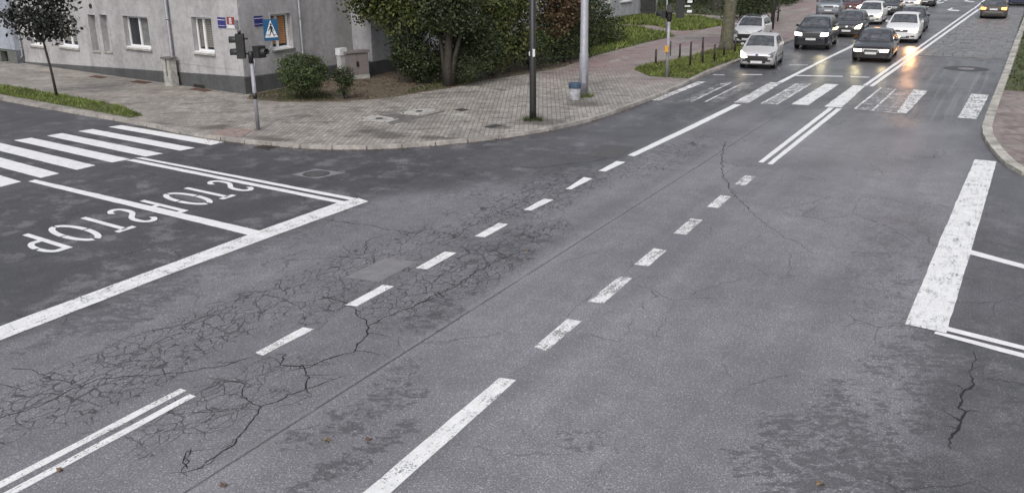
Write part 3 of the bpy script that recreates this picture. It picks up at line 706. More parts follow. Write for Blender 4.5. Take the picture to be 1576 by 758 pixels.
# concrete block surface of the far lane
def blocks():
    m = MB(); y = 51.4; row = 0
    while y < 92:
        xl = -4.94+(y-47.8)*.0297+.22; xr = -.62+(y-51)*.008; x = xl-random.random()*.3; h = .82
        while x < xr:
            w = .46*random.uniform(.9, 1.1); a, b = max(x, xl), min(x+w-.035, xr)
            if b-a > .1:
                z = .022+random.gauss(0, .006); t1, t2 = random.gauss(0, .005), random.gauss(0, .005)
                p = [(a, y, z+t1), (b, y, z+t2), (b, y+h-.05, z-t1), (a, y+h-.05, z-t2)]
                m.face(p); m.face([(a, y, 0), (b, y, 0), p[1], p[0]]); m.face([(a, y, 0), p[0], p[3], (a, y+h-.05, 0)]); m.face([(b, y, 0), (b, y+h-.05, 0), p[2], p[1]])
            x += w
        y += h; row += 1
    t = NT('block_concrete'); P = t.pos(); g = t.n('ShaderNodeNewGeometry').outputs['Random Per Island']
    n = t.noise(P, 3, 4, .65)
    o = m.build('concrete_block', t.done(t.bsdf(t.colmul((.17, .165, .165), t.mul(t.lin(n, .3, .7, .75, 1.2), t.lin(g, 0, 1, .82, 1.15))), t.lin(n, .3, .7, .36, .6))), road); o['kind'] = 'stuff'
blocks()

# ------------------------------------------------------------------ verges and beds
def bed(name, px, mat, z=.112, base=.09, world=False):
    poly = ccw([tuple(p) for p in px] if world else [at2(*p, .1) for p in px]); m = MB(); m.prism(poly, base, z)
    tag(m.build(name, mat), kind='structure'); return poly
v1 = bed('grass_verge', [(-150, 105), (0, 130), (100, 147), (185, 163), (220, 178), (200, 181), (100, 163), (0, 145), (-150, 118)], TURF)
grass('grass', v1, 9000, .10, .035, GB, .11)
soil = bed('soil_bed', [at2(380, 152, .1), at2(430, 157, .1), at2(520, 156.5, .1), at2(570, 153, .1), at2(610, 149, .1), at2(650, 142, .1), at2(700, 134.5, .1), at2(745, 124, .1), (-19.3, 36.3), (-18.9, 39), (-19.3, 43.5), (-26, 44), (-26.3, 31), (-26.6, 26.7)], SOIL, world=True)
grass('sparse_grass', [at2(383, 150, .1), at2(430, 155.5, .1), at2(520, 155.5, .1), at2(500, 140, .1), at2(445, 135, .1)], 2600, .08, .03, GBD, .11)
grass('sparse_grass', [at2(620, 146, .1), at2(700, 133, .1), at2(740, 124, .1), at2(700, 122, .1), at2(640, 132, .1)], 1500, .09, .03, GBD, .11)
q = scatter(soil, 4500); o = quads(np.column_stack([q, np.full(len(q), .122)]), .085, np.tile([0, 0, 1.0], (len(q), 1)), 4, .7, 'leaf_litter', DEAD); o['kind'] = 'stuff'
v2 = bed('grass_verge', [at2(976, 107, .1), at2(1000, 117.5, .1), at2(1040, 120, .1), at2(1060, 121, .1), (-12.5, 41.2), (-12.42, 44.5), (-12.4, 52.4), (-14.2, 52.6), (-14.6, 48.3), (-14.95, 44), (-15.6, 41.2)], TURF, world=True)
grass('grass', v2, 11000, .14, .05, GB, .11)
q = scatter(v2, 500); o = quads(np.column_stack([q, np.full(len(q), .16)+rng.random(len(q))*.06]), .10, np.tile([0, 0, 1.0], (len(q), 1)), 3, .7, 'leaf_litter', DEAD); o['kind'] = 'stuff'
v3 = bed('lawn', [(-19.4, 43.6), (-19.45, 48), (-19.4, 52), (-19.15, 55.8), (-20.2, 57.5), (-21.8, 58.8), (-23.5, 61), (-28.6, 62), (-28.6, 43.9)], TURF, world=True)
v3b = bed('lawn', [(-20.2, 59.5), (-21.2, 60.3), (-23, 62.8), (-28.4, 63.6), (-27.4, 72.4), (-22.5, 71.5), (-18.6, 66.2), (-19.2, 60.5)], TURF, world=True)
for q in (v3, v3b): grass('grass', q, 12000, .22, .10, GB, .11)
v4 = bed('lawn', [(-21.5, 73.6), (-28, 76), (-36, 76), (-36, 100), (-21.5, 100), (-19.8, 84), (-18.6, 79)], make_ground('shady_turf', (.05, .055, .028), (.04, .048, .022), (.06, .05, .03)), world=True)  # shade is put into the colour: a darkened copy of the turf
grass('grass', v4, 5000, .2, .12, GBD, .11)
v5 = bed('grass_verge', [at2(1545, 139, .1), at2(1556, 110, .1), at2(1566, 80, .1), (-.02, 72), (.3, 100), (3.2, 100), (2.2, 39.5)], TURF, world=True)
grass('grass', v5, 9000, .10, .06, GBD, .11)
grass('weeds', [at2(895, 147, .1), at2(912, 147, .1), at2(914, 150, .1), at2(893, 151, .1)], 120, .15, .03, GB, .1, patch=False)
grass('weeds', [at2(806, 183, .1), at2(833, 183, .1), at2(836, 187, .1), at2(804, 187, .1)], 160, .14, .03, GBD, .1, patch=False)

# ------------------------------------------------------------------ buildings
class Plane:
    """a vertical facade: base point, unit direction, outward normal"""
    def __init__(s, a, b, out):
        s.o = Vector((*a, 0)); s.d = (Vector((*b, 0))-s.o).normalized(); s.L = (Vector((*b, 0))-s.o).length
        n = Vector((-s.d.y, s.d.x, 0)); s.n = n if n.dot(Vector((*out, 0))) > 0 else -n
    def hit(s, px, py):
        d = ray(px, py); E = Vector((0, 0, CAM_H)); t = (s.o-E).dot(s.n)/d.dot(s.n); P = E+d*t
        return (P-s.o).dot(s.d), P.z
    def P(s, u, z, off=0.0):
        p = s.o+s.d*u+s.n*off; return (p.x, p.y, z)
    def box(s, m, u0, u1, z0, z1, o0, o1):
        c = s.o+s.d*((u0+u1)/2)+s.n*((o0+o1)/2); m.box((c.x, c.y, (z0+z1)/2), (abs(u1-u0), abs(o1-o0), z1-z0), math.atan2(s.d.y, s.d.x)); return m
def wall(m, pl, u0, u1, z0, z1, holes, depth=.28, back=()):
    us = sorted({u0, u1, *[h[0] for h in holes], *[h[1] for h in holes]}); zs = sorted({z0, z1, *[h[2] for h in holes], *[h[3] for h in holes]})
    us = [u for u in us if u0 <= u <= u1]; zs = [z for z in zs if z0 <= z <= z1]
    for a, b in zip(us, us[1:]):
        for c, d in zip(zs, zs[1:]):
            if any(h[0] < (a+b)/2 < h[1] and h[2] < (c+d)/2 < h[3] for h in holes): continue
            m.face([pl.P(a, c), pl.P(b, c), pl.P(b, d), pl.P(a, d)])
    for h in holes:
        a, b, c, d = h[:4]; D = -depth
        m.face([pl.P(a, c), pl.P(a, d), pl.P(a, d, D), pl.P(a, c, D)]); m.face([pl.P(b, c), pl.P(b, d), pl.P(b, d, D), pl.P(b, c, D)])
        m.face([pl.P(a, d), pl.P(b, d), pl.P(b, d, D), pl.P(a, d, D)]); m.face([pl.P(a, c), pl.P(b, c), pl.P(b, c, D), pl.P(a, c, D)])
        m.face([pl.P(a, c, D), pl.P(b, c, D), pl.P(b, d, D), pl.P(a, d, D)])
def window(pl, h, parent, mull, blind=None, depth=.28, sill=True):
    a, b, c, d = h; m = MB(); D = -depth+.002; F = .085; T = .07
    pl.box(m, a+.002, a+F, c+.002, d-.002, D, D+T); pl.box(m, b-F, b-.002, c+.002, d-.002, D, D+T); pl.box(m, a+F, b-F, c+.002, c+F+.03, D, D+T); pl.box(m, a+F, b-F, d-F, d-.002, D, D+T)
    for u in mull: q = a+(b-a)*u; pl.box(m, q-.06, q+.06, c+F+.03, d-F, D, D+T+.015)
    w = m.build('window', WHITE, parent)
    ed = [a+F]+[a+(b-a)*u for u in mull]+[b-F]
    for i, (p, q) in enumerate(zip(ed, ed[1:])):
        g = MB(); pl.box(g, p+.01, q-.01, c+F, d-F, D+.012, D+.03); g.build('pane', PANE, w)
        if not blind and i == 0:
            g = MB(); pl.box(g, p+.05, q-.05, c+F+.03, d-F-.02, D+.031, D+.036); g.build('curtain', CURT, w)
        if blind:
            g = MB(); zz = d-F-.03; n = int((d-c-.3)/.09)
            for k in range(n): pl.box(g, p+.07, q-.07, zz-.085, zz-.008, D+.032, D+.04); zz -= .09
            g.build('blind', blind, w)
    if sill:
        g = MB(); pl.box(g, a-.06, b+.06, c-.07, c-.002, -depth+.01, .10); g.build('sill', CONC if blind is not BLIND_O else PLINTH_G, w)
        g = MB(); pl.box(g, a+.02, b-.02, c-.001, c+.05, -depth+.07, .02); g.build('sill_cap', WHITE, w)
    return w
B0, B1 = at2(379, 145, .1), at2(38, 97, .1)
F1 = Plane(B0, B1, (0, -1)); F2 = Plane(B0, (B0[0]+.35, B0[1]+12), (1, 0))
bld = empty('apartment_building', (B0[0], B0[1], 0), label='grey stuccoed corner building with a dark plinth and white framed windows', cat='building')
def child(o, p):
    o.parent = p; o.matrix_parent_inverse = Matrix.Translation(-p.location); return o
def rect(pl, x0, y0, x1, y1, px=None):
    # the corners of an opening as photographed -> (u0,u1,z0,z1)
    c = [pl.hit(x, y) for x, y in ((x0, y0), (x1, y0), (x0, y1), (x1, y1))] if px is None else [pl.hit(*p) for p in px]
    u = sorted(((c[0][0]+c[2][0])/2, (c[1][0]+c[3][0])/2)); return (u[0], u[1], (c[2][1]+c[3][1])/2, (c[0][1]+c[1][1])/2)
WIN = [rect(F1, 0, 0, 0, 0, [(293, 26), (325, 28), (301, 81), (331, 82)]), rect(F1, 0, 0, 0, 0, [(188, 25), (227, 26), (196, 74), (233, 75)]), rect(F1, 0, 0, 0, 0, [(84, 22), (114, 22), (92, 72), (121, 74)]), rect(F1, 0, 0, 0, 0, [(38, 21), (62, 21), (49, 70), (70, 71)])]
NICHE = [rect(F1, 0, 0, 0, 0, [(153, 23), (165, 23), (161, 79), (172, 80)]), rect(F1, 0, 0, 0, 0, [(135, 23), (147, 23), (143, 78), (154, 79)])]
WIN2 = [rect(F2, 0, 0, 0, 0, [(416, 22), (447, 21), (420, 77), (451, 75)])]
L1, L2 = F1.L, 6.6
ptop = [F1.hit(379, 118)[1], F1.hit(38, 95)[1]]; pt2 = [F2.hit(379, 118)[1], F2.hit(505, 101)[1]]
m = MB(); wall(m, F1, 0, L1, -.1, 9.2, WIN+NICHE); wall(m, F2, 0, L2, -.1, 9.2, WIN2)
e = F2.P(L2, 0); f = F1.P(L1, 0); bk = (f[0]+.9, f[1]+7.5)
for a, b in ((e, bk), (bk, f)): m.face([(a[0], a[1], -.1), (b[0], b[1], -.1), (b[0], b[1], 9.2), (a[0], a[1], 9.2)])
child(m.build('wall', STUCCO), bld)
m = MB(); m.prism(ccw([F1.P(-.3, 0, .3)[:2], F1.P(L1, 0, .3)[:2], bk, F2.P(L2, 0, .3)[:2]]), 9.21, 9.45, True); child(m.build('roof', ZINC), bld)
def wedge(pl, u0, u1, z0a, z0b, off):
    m = MB(); a, b = [pl.P(u0, -.1, .001), pl.P(u1, -.1, .001), pl.P(u1, z0b, .001), pl.P(u0, z0a, .001)], [pl.P(u0, -.1, off), pl.P(u1, -.1, off), pl.P(u1, z0b-.03, off), pl.P(u0, z0a-.03, off)]
    m.face(b); m.face([a[3], a[2], b[2], b[3]]); m.face([a[1], a[2], b[2], b[1]]); m.face([a[0], a[3], b[3], b[0]]); return m
child(wedge(F1, -.04, L1, ptop[0], ptop[1], .04).build('plinth', PLINTH), bld)
child(wedge(F2, -.04, L2, pt2[0], pt2[0]+(pt2[1]-pt2[0])*L2/F2.hit(505, 101)[0], .04).build('plinth', PLINTH), bld)
for h, mu, bl in zip(WIN, ((.62,), (.52,), (.5,), (.5,)), (BLIND, None, BLIND, None)): child(window(F1, h, None, mu, bl), bld)
child(window(F2, WIN2[0], None, (.42,), BLIND_O), bld)
for h in NICHE: m = MB(); F1.box(m, h[0]-.04, h[1]+.04, h[2]-.06, h[2]+.004, -.27, .06); child(m.build('niche_sill', CONC), bld)
for h in WIN+NICHE+WIN2:    # pale plaster band round each opening
    pl = F2 if h in WIN2 else F1; m = MB(); w = .07
    pl.box(m, h[0]-w, h[0]-.002, h[2]+.01, h[3]+w, .001, .016); pl.box(m, h[1]+.002, h[1]+w, h[2]+.01, h[3]+w, .001, .016); pl.box(m, h[0]-.002, h[1]+.002, h[3]+.002, h[3]+w, .001, .016); child(m.build('window_surround', STUCCO_PALE), bld)
def pipe(pl, u, z0, z1, r=.055, off=.09):
    m = MB(); m.tube([pl.P(u, z0, off+.12), pl.P(u, z0+.15, off), pl.P(u, z1, off)], r, 12)
    z = .9
    while z < z1: m.tube([pl.P(u, z, off), pl.P(u, z+.05, off)], r+.012, 12); z += 1.9
    return m
u, _ = F1.hit(272, 110); child(pipe(F1, u, .1, 9.1, .075, .12).build('downpipe', ZINC), bld)
u, _ = F1.hit(33, 60); child(pipe(F1, u, .35, 9.1).build('downpipe', ZINC), bld)
u, _ = F2.hit(460, 40); child(pipe(F2, u, .3, 9.1).build('downpipe', ZINC), bld)
u, z = F1.hit(308, 134.5); m = MB(); F1.box(m, u-.38, u+.38, z-.10, z+.12, .041, .052); child(m.build('cellar_vent', BLACK), bld)
u, z = F1.hit(139.5, 9.5); m = MB(); m.tube([F1.P(u, z, .002), F1.P(u, z, .03)], .11, 14); child(m.build('vent_cap', BLACK), bld)
u, z = F2.hit(372.5, 38) if False else F1.hit(371, 38); m = MB(); F1.box(m, .03, .22, z-.16, z+.16, .002, .06); child(m.build('junction_box', ZINC), bld)
m = MB(); u0, z0 = F1.hit(300, 113); F1.box(m, .25, 6.0, 1.02, 1.20, .001, .012); child(m.build('plaster_band', STUCCO), bld)
for px, w in (((308, 139), 1.1), ((216, 127), 1.1), ((150, 119), 1.0)):
    p = at(*px, .1); m = MB(); 
    for k in range(7): m.box((p.x, p.y-.14+.06*k, .112), (w, .028, .03), rad(-9))
    o = m.build('light_well_grating', RUST, pave_l)

# plaques on the two facades
def plaque(pl, q, name, label, kind):
    h = rect(pl, 0, 0, 0, 0, q); u0, u1, z0, z1 = h; root = empty(name, pl.P((u0+u1)/2, z0, .03), label=label, cat='plaque')
    def part(nm, a, b, c, d, o0, o1, mat):
        m = MB(); pl.box(m, u0+(u1-u0)*a, u0+(u1-u0)*b, z0+(z1-z0)*c, z0+(z1-z0)*d, o0, o1); child(m.build(nm, mat), root)
    if kind == 'blue':
        part('board', 0, 1, 0, 1, .003, .028, BLUEV); part('line', .02, .98, .74, .80, .0285, .032, LINEW); part('line', .02, .98, .20, .23, .0285, .032, LINEW)
    else:
        part('board', 0, 1, .34, 1, .003, .028, REDS); part('lower_board', 0, 1, 0, .32, .003, .028, LINEW); part('emblem', .34, .66, .42, .92, .0285, .033, LINEW)
        part('emblem', .46, .54, .5, .86, .0335, .036, REDS)
plaque(F1, [(335, 27), (346, 27), (337, 43), (349, 43)], 'wall_plaque', 'violet-blue plaque with a white line on the street side wall, left of a red one', 'blue')
plaque(F1, [(349.5, 26.5), (360, 26.5), (351, 44), (362, 44)], 'wall_plaque', 'red and white plaque beside the building corner, right of a blue one', 'red')
plaque(F2, [(390, 25), (403, 24.5), (392, 41), (404.5, 40)], 'wall_plaque', 'violet-blue plaque round the corner, left of the orange window', 'blue')

# concrete cable box at the foot of the downpipe
p = at(265, 132, .1); rz = math.atan2(F1.d.y, F1.d.x); box = empty('concrete_post_box', (p.x, p.y, .1), rz, 'pale weathered concrete box standing against the wall by the thick downpipe', 'cable box')
hgt = zup((p.x, p.y, .1), 88)
m = MB(); m.box((0, 0, .2), (.56, .34, .4)); m.build('base', CONC, box)
m = MB(); m.box((-.15, 0, .4+(hgt-.46)/2), (.22, .3, hgt-.46)); m.build('door_leaf', CONC, box); m = MB(); m.box((.15, .02, .4+(hgt-.46)/2), (.22, .3, hgt-.46)); m.build('door_leaf', CONC, box)
m = MB(); m.box((0, .05, .4+(hgt-.46)/2), (.08, .2, hgt-.46)); m.build('groove', CONC_D, box); m = MB(); m.box((0, 0, hgt-.03), (.64, .42, .06)); m.build('lid', CONC_D, box)

# neighbour on the left
nb = Plane(at2(31, 99, .1), (at2(31, 99, .1)[0]-12, at2(31, 99, .1)[1]+2.0), (0, -1)); nbr = empty('apartment_building', nb.P(0, 0), label='bluish grey building at the far left with a greenish plinth', cat='building')
z = nb.hit(10, 76)[1]; z2 = nb.hit(27, 79)[1]
m = MB(); wall(m, nb, .25, 12, z, 9.0, []); m.face([nb.P(.25, z), nb.P(.25, 9), nb.P(.25, 9, -6), nb.P(.25, z, -6)]); child(m.build('wall', STUCCO_BL), nbr)
h = rect(nb, 0, 0, 0, 0, [(1, 78), (12, 79), (2, 97), (13, 98)]); m = MB(); wall(m, nb, .25, 12, -.1, z-.002, [h], .3); child(m.build('plinth', PLINTH_G), nbr)
m = MB(); nb.box(m, h[0]+.03, h[1]-.03, h[2]+.02, h[3]-.03, -.28, -.24); child(m.build('cellar_door', BLACK), nbr)
m = MB(); nb.box(m, .25, 12, z+.02, z+.06, .002, .04); child(m.build('plinth_ledge', STUCCO_BL), nbr)

# pale building behind the shrubs
p1 = at2(572, 116, .1); p2 = (p1[0]+.25, p1[1]+14)
FB = Plane((p1[0]+.1, p1[1]), p2, (1, 0)); FA = Plane((p1[0]+.1, p1[1]), (p1[0]-8, p1[1]+.2), (0, -1))
ann = empty('apartment_building', FB.P(0, 0), label='pale wall with a dark plinth showing between the shrubs behind the cabinets', cat='building')
zt = FB.hit(590, 92)[1]
m = MB(); wall(m, FB, 0, 14, zt, 8.5, [(4, 5.2, 2.2, 3.7), (8, 9.2, 2.2, 3.7)]); wall(m, FA, 0, 8, zt, 8.5, []); child(m.build('wall', STUCCO_PALE), ann)
m = MB(); wall(m, FB, -.0, 14, -.1, zt-.003, [], 0); wall(m, FA, 0, 8, -.1, zt-.003, [], 0); child(m.build('plinth', PLINTH), ann)
for h in ((4, 5.2, 2.2, 3.7), (8, 9.2, 2.2, 3.7)): child(window(FB, h, None, (.5,)), ann)

# electric cabinets between the two buildings
p = at(528, 124, .1); hgt = zup(p, 74); cb = empty('electric_cabinet', (p.x, p.y, .1), rad(82), 'slim white electric cabinet with a wider cap, left of the beige one', 'cabinet')
m = MB(); m.box((0, 0, (hgt-.3)/2), (.34, .24, hgt-.3)); m.build('body', CABW, cb); m = MB(); m.box((0, 0, hgt-.15), (.40, .30, .296)); m.build('cap', LINEW, cb); m = MB(); m.box((-.02, -.124, hgt*.42), (.22, .012, hgt*.5)); m.build('door', CABW, cb)
a, b = at(532, 124, .1), at(569, 120.5, .1); c = (a+b)/2; w = (b-a).length; ang = math.atan2((b-a).y, (b-a).x); hgt = zup(c, 78)
cb = empty('electric_cabinet', (c.x, c.y, .1), ang, 'broad beige two-door electric cabinet on a low base behind the small bush', 'cabinet')
m = MB(); m.box((0, .2, .1), (w, .44, .2)); m.build('base', CONC, cb)
for s in (-1, 1): m = MB(); m.box((s*w*.243, .18, .2+(hgt-.32)/2), (w*.475, .42, hgt-.33)); d = m.build('door', BEIGE, cb)
m = MB(); m.box((.02, -.045, .2+(hgt-.3)*.5), (.10, .03, .22)); m.build('lock', BLACK, cb); m = MB(); m.box((0, .19, hgt-.055), (w+.1, .54, .10)); m.build('roof', BEIGE, cb)

# pale building further up the street
FC = Plane(at2(985, 24, .1), (at2(985, 24, .1)[0]-1.7, at2(985, 24, .1)[1]-26), (1, 0)); FD = Plane(at2(985, 24, .1), (at2(985, 24, .1)[0]-10, at2(985, 24, .1)[1]+.7), (0, 1))
far = empty('apartment_building', FC.P(0, 0), label='pale grey building up the street behind the lawn with white window sills', cat='building')
z1 = FC.hit(960, 24.5)[1]; hs_ = [rect(FC, 0, 0, 0, 0, [(955, -22), (972, -24), (955.5, 4), (972.5, 1.5)]), rect(FC, 0, 0, 0, 0, [(928, -18), (939, -20), (928.5, 6), (939.5, 4.5)])]
hs_.append((12.5, 13.8, hs_[0][2], hs_[0][3])); hs_.append((17, 18.3, hs_[0][2], hs_[0][3]))
m = MB(); wall(m, FC, 0, 26, z1, 9.5, hs_); wall(m, FD, 0, 10, z1, 9.5, []); child(m.build('wall', STUCCO_PALE), far)
m = MB(); wall(m, FC, 0, 26, -.1, z1-.003, [], 0); wall(m, FD, 0, 10, -.1, z1-.003, [], 0); child(m.build('plinth', PLINTH), far)
for h in hs_: child(window(FC, h, None, (.5,)), far)
for px in ((945, 31), (968, 28)): u, z = FC.hit(*px); m = MB(); FC.box(m, u-.3, u+.3, z-.12, z+.12, .003, .02); child(m.build('cellar_vent', BLACK), far)
# dark gate beside it and the low house behind
a, b = at(986, 25, .1), at(1008, 25, .1); g = empty('dark_gate', ((a.x+b.x)/2, (a.y+b.y)/2, .1), math.atan2((b-a).y, (b-a).x), 'tall dark gate closing the gap right of the pale building', 'gate'); w = (b-a).length
for k in range(6): m = MB(); m.box((-w/2+w*(k+.5)/6, 0, 1.5), (w/6-.02, .04, 2.9)); m.build('gate_board', BLACKP, g)
for zz in (.5, 2.4): m = MB(); m.box((0, .05, zz), (w, .05, .08)); m.build('gate_rail', BLACK, g)
FE = Plane((-20, 97.5), (-44, 99.5), (0, -1)); low = empty('house', FE.P(6, 0), label='house in the shade far up the street with a white door frame', cat='house')
hd = [rect(FE, 0, 0, 0, 0, [(1079, -8), (1098, -9), (1079, 7), (1098, 6.5)]), (9.5, 11, 1.0, 2.4), (14, 15.5, 1.0, 2.4)]
m = MB(); wall(m, FE, 0, 24, -.1, 7, hd); child(m.build('wall', STUCCO2), low)
for h in hd: child(window(FE, h, None, (.5,), None, .28, False), low)

# ------------------------------------------------------------------ street furniture
def lean(px0, px1, z=.1):
    """foot point and the top point over it, both as photographed"""
    p = at(*px0, z); return p
# traffic light post with crossing sign at the corner
p = at(397.5, 199.5, .1); post = empty('traffic_light', (p.x, p.y, .1), 0, 'corner traffic light on a pale post, in front of the grey building', 'traffic light')
H = zup(p, 79); z = lambda y: zup(p, y)
m = MB(); m.tube([(0, 0, 0), (0, 0, z(97))], .062, 14); m.build('post', GALV, post)
m = MB(); m.tube([(0, 0, z(97)+.002), (0, 0, H-.05), (0, 0, H)], [.085, .085, .05], 14); m.build('head_sleeve', BLACK, post)
m = MB(); m.tube([(0, 0, z(152)), (0, 0, z(143))], .07, 14); m.build('black_band', BLACK, post)
m = MB(); m.tube([(.1, .02, z(112)), (.1, .02, z(86))], .02, 8); m.build('cable_tube', GALV, post)
dirL = Vector((-RT.x, -RT.y, 0)).normalized()      # to the left of the photograph
def sig_head(root, c, face, n, box=(.26, .2, .27), mats=None, board=None):
    """stack of n lamp boxes with hooded lenses; face = horizontal direction the lamps look"""
    a = math.atan2(face.y, face.x); R = Matrix.Rotation(a, 3, 'Z'); m = MB(); h = box[2]
    m.box(c, (box[1], box[0], h*n), a); hd_ = m.build('signal_head', BLACKP, root)
    for k in range(n):
        q = Vector(c)+Vector((0, 0, h*(n/2-.5-k))); m = MB(); f0 = q+R@Vector((box[1]/2, 0, 0)); m.tube([f0, f0+face*.015], .1, 16); m.build('lens', LENS_OFF, hd_)
        m = MB(); rows = []
        for d, cut in ((0, 0), (.2, 0)):
            rows.append([f0+face*d+R@Vector((0, .115*math.cos(t), .115*math.sin(t))) for t in [rad(-40+260*j/16) for j in range(17)]])
        rows2 = [[f0+face*d+R@Vector((0, .105*math.cos(t), .105*math.sin(t))) for t in [rad(-40+260*j/16) for j in range(17)]] for d in (.2, 0)]
        m.grid(rows+rows2); m.build('visor', BLACKP, hd_)
    return hd_
zc = (z(57)+z(88))/2
left_c = dirL*.29+Vector((0, 0, zc+.03)); sig_head(post, left_c, (dirL+Vector((0, -.15, 0))).normalized(), 2, (.3, .24, .37))
for zz in (-.2, .25): m = MB(); m.box(dirL*.2+Vector((0, 0, zc+zz)), (.3, .05, .05), math.atan2(dirL.y, dirL.x)); m.build('bracket', BLACK, post)
rc = -dirL*.27+Vector((0, 0, z(80))); sig_head(post, rc, (-dirL+Vector((0, -.55, 0))).normalized(), 1, (.30, .26, .36))
m = MB(); m.tube([left_c+Vector((0, 0, .37)), left_c+Vector((0, 0, .47))], .05, 8); m.build('sensor_cap', BLACK, post)
# sign bracket and the sign itself
s0 = -dirL*.40+Vector((0, 0, z(80)-.03)); s1 = -dirL*.68+Vector((0, 0, z(63)))
m = MB(); m.tube([s0, s0-dirL*.12+Vector((0, 0, .02)), s0-dirL*.22+Vector((0, 0, .13)), s1+Vector((0, 0, -.1)), s1+Vector((0, 0, .65))], .025, 10); m.build('sign_bracket', GALV, post)
zs0, zs1 = z(63), z(30); S = zs1-zs0
sg = empty('crossing_sign', p-dirL*.68+Vector((0, 0, zs0)), 0, 'square blue crossing sign with a walking figure, on the corner traffic light', 'road sign')
toC = Vector((-p.x, -p.y, 0)).normalized(); sx = Vector((toC.y*-1, toC.x, 0)); sx = -sx if sx.dot(RT) < 0 else sx
sx = (sx*.94-toC*.25).normalized(); sn = Vector((sx.y, -sx.x, 0)); sn = -sn if sn.dot(toC) < 0 else sn
SW = S*.70
def sgp(u, v, off): q = sx*(u*SW)+Vector((0, 0, v*S))+sn*(.035+off); return q
def slab(poly, off, th, name, mat):
    m = MB(); a = [sgp(u, v, off) for u, v in poly]; b = [sgp(u, v, off-th) for u, v in poly]; m.face(a); m.face(b[::-1])
    for i in range(len(a)): j = (i+1) % len(a); m.face([a[i], b[i], b[j], a[j]])
    return m.build(name, mat, sg)
slab([(-.5, 0), (.5, 0), (.5, 1), (-.5, 1)], .004, .02, 'board', BLUE); slab([(-.45, .15), (.45, .15), (0, .95)], .007, .002, 'triangle', LINEW)
slab([(.02+.065*math.cos(t*.5236), .755+.055*math.sin(t*.5236)) for t in range(12)], .010, .002, 'figure_head', WALKER)
slab([(-.07, .68), (.02, .70), (.10, .66), (.09, .47), (.02, .45), (-.04, .49)], .010, .002, 'figure_body', WALKER)
slab([(-.03, .48), (.05, .46), (-.03, .33), (-.10, .22), (-.15, .20), (-.16, .235), (-.11, .26)], .0105, .002, 'figure_leg', WALKER); slab([(.02, .46), (.10, .48), (.14, .35), (.22, .24), (.24, .20), (.17, .20), (.08, .33)], .0108, .002, 'figure_leg', WALKER)
slab([(-.06, .68), (-.02, .62), (-.10, .52), (-.18, .44), (-.20, .47), (-.13, .56)], .0112, .002, 'figure_arm', WALKER); slab([(.08, .66), (.12, .60), (.16, .50), (.21, .47), (.19, .44), (.13, .48), (.08, .56)], .0114, .002, 'figure_arm', WALKER)
slab([(-.36, .29), (-.15, .29), (-.16, .265), (-.375, .265)], .0098, .002, 'kerb_mark', WALKER); slab([(.2, .29), (.36, .29), (.375, .265), (.22, .265)], .0098, .002, 'kerb_mark', WALKER)

# tall black pole and pale lamp post
p = at(820.3, 184, .1); bp = empty('black_pole', (p.x, p.y, .1), 0, 'tall black steel pole near the kerb with a small white label', 'pole')
m = MB(); m.tube([(0, 0, -.1), (0, 0, .35), (0, 0, 6)], [.115, .11, .095], 16); m.build('pole', BLACK, bp); m = MB(); m.tube([(0, 0, -.02), (0, 0, .02)], .2, 8); m.build('foot_plate', IRON, bp)
sd_ = Vector((-p.x, -p.y, 0)).normalized(); a = math.atan2(sd_.y, sd_.x); zl = zup(p, 81)
m = MB(); m.box(sd_*.108+Vector((sd_.y, -sd_.x, 0))*-.035+Vector((0, 0, zl)), (.006, .075, .24), a); m.build('label', LINEW, bp)
m = MB(); m.box(sd_*.045+Vector((sd_.y, -sd_.x, 0))*-.096+Vector((0, 0, zl-.02)) if False else sd_*.04-Vector((sd_.y, -sd_.x, 0))*-.105+Vector((0, 0, zl-.03)), (.02, .03, .14), a); m.build('label', LINEW, bp)
p = at(898, 147.5, .1); lp = empty('lamp_post', (p.x, p.y, .1), 0, 'thick pale grey lamp post behind the litter bin', 'lamp post')
m = MB(); m.tube([(0, 0, -.1), (0, 0, 1.6), (0, 0, 1.62), (0, 0, 9)], [.175, .168, .152, .11], 18); m.build('pole', GALV, lp)
m = MB(); m.tube([(0, 0, 9.0), (.1, -.2, 9.4), (.3, -.9, 9.6)], .06, 10); m.build('arm', GALV, lp); m = MB(); m.box((.38, -1.15, 9.6), (.25, .6, .1), rad(18)); m.build('lamp_head', GALV, lp)
m = MB(); m.box(Vector((-p.x, -p.y, 0)).normalized()*.165+Vector((0, 0, .75)), (.02, .13, .5), math.atan2(-p.y, -p.x)); m.build('service_door', GALV, lp)
# litter bin
p = at(884.5, 154.3, .1); bn = empty('litter_bin', (p.x, p.y, .1), 0, 'round concrete litter bin with a chipped blue rim beside the lamp post', 'litter bin'); hb = zup(p, 127.5); r = .205
m = MB(); m.tube([(0, 0, 0), (0, 0, .03), (0, 0, hb*.78)], [r*.94, r, r], 24); m.build('drum', BINW, bn)
m = MB(); m.grid([[((rr)*math.cos(2*math.pi*k/24), (rr)*math.sin(2*math.pi*k/24), zz) for k in range(24)] for rr, zz in ((r+.004, hb*.70), (r+.02, hb*.74), (r+.022, hb), (r-.03, hb), (r-.035, hb*.6), (0, hb*.58))], True, True); m.build('rim', BINB, bn, 40)
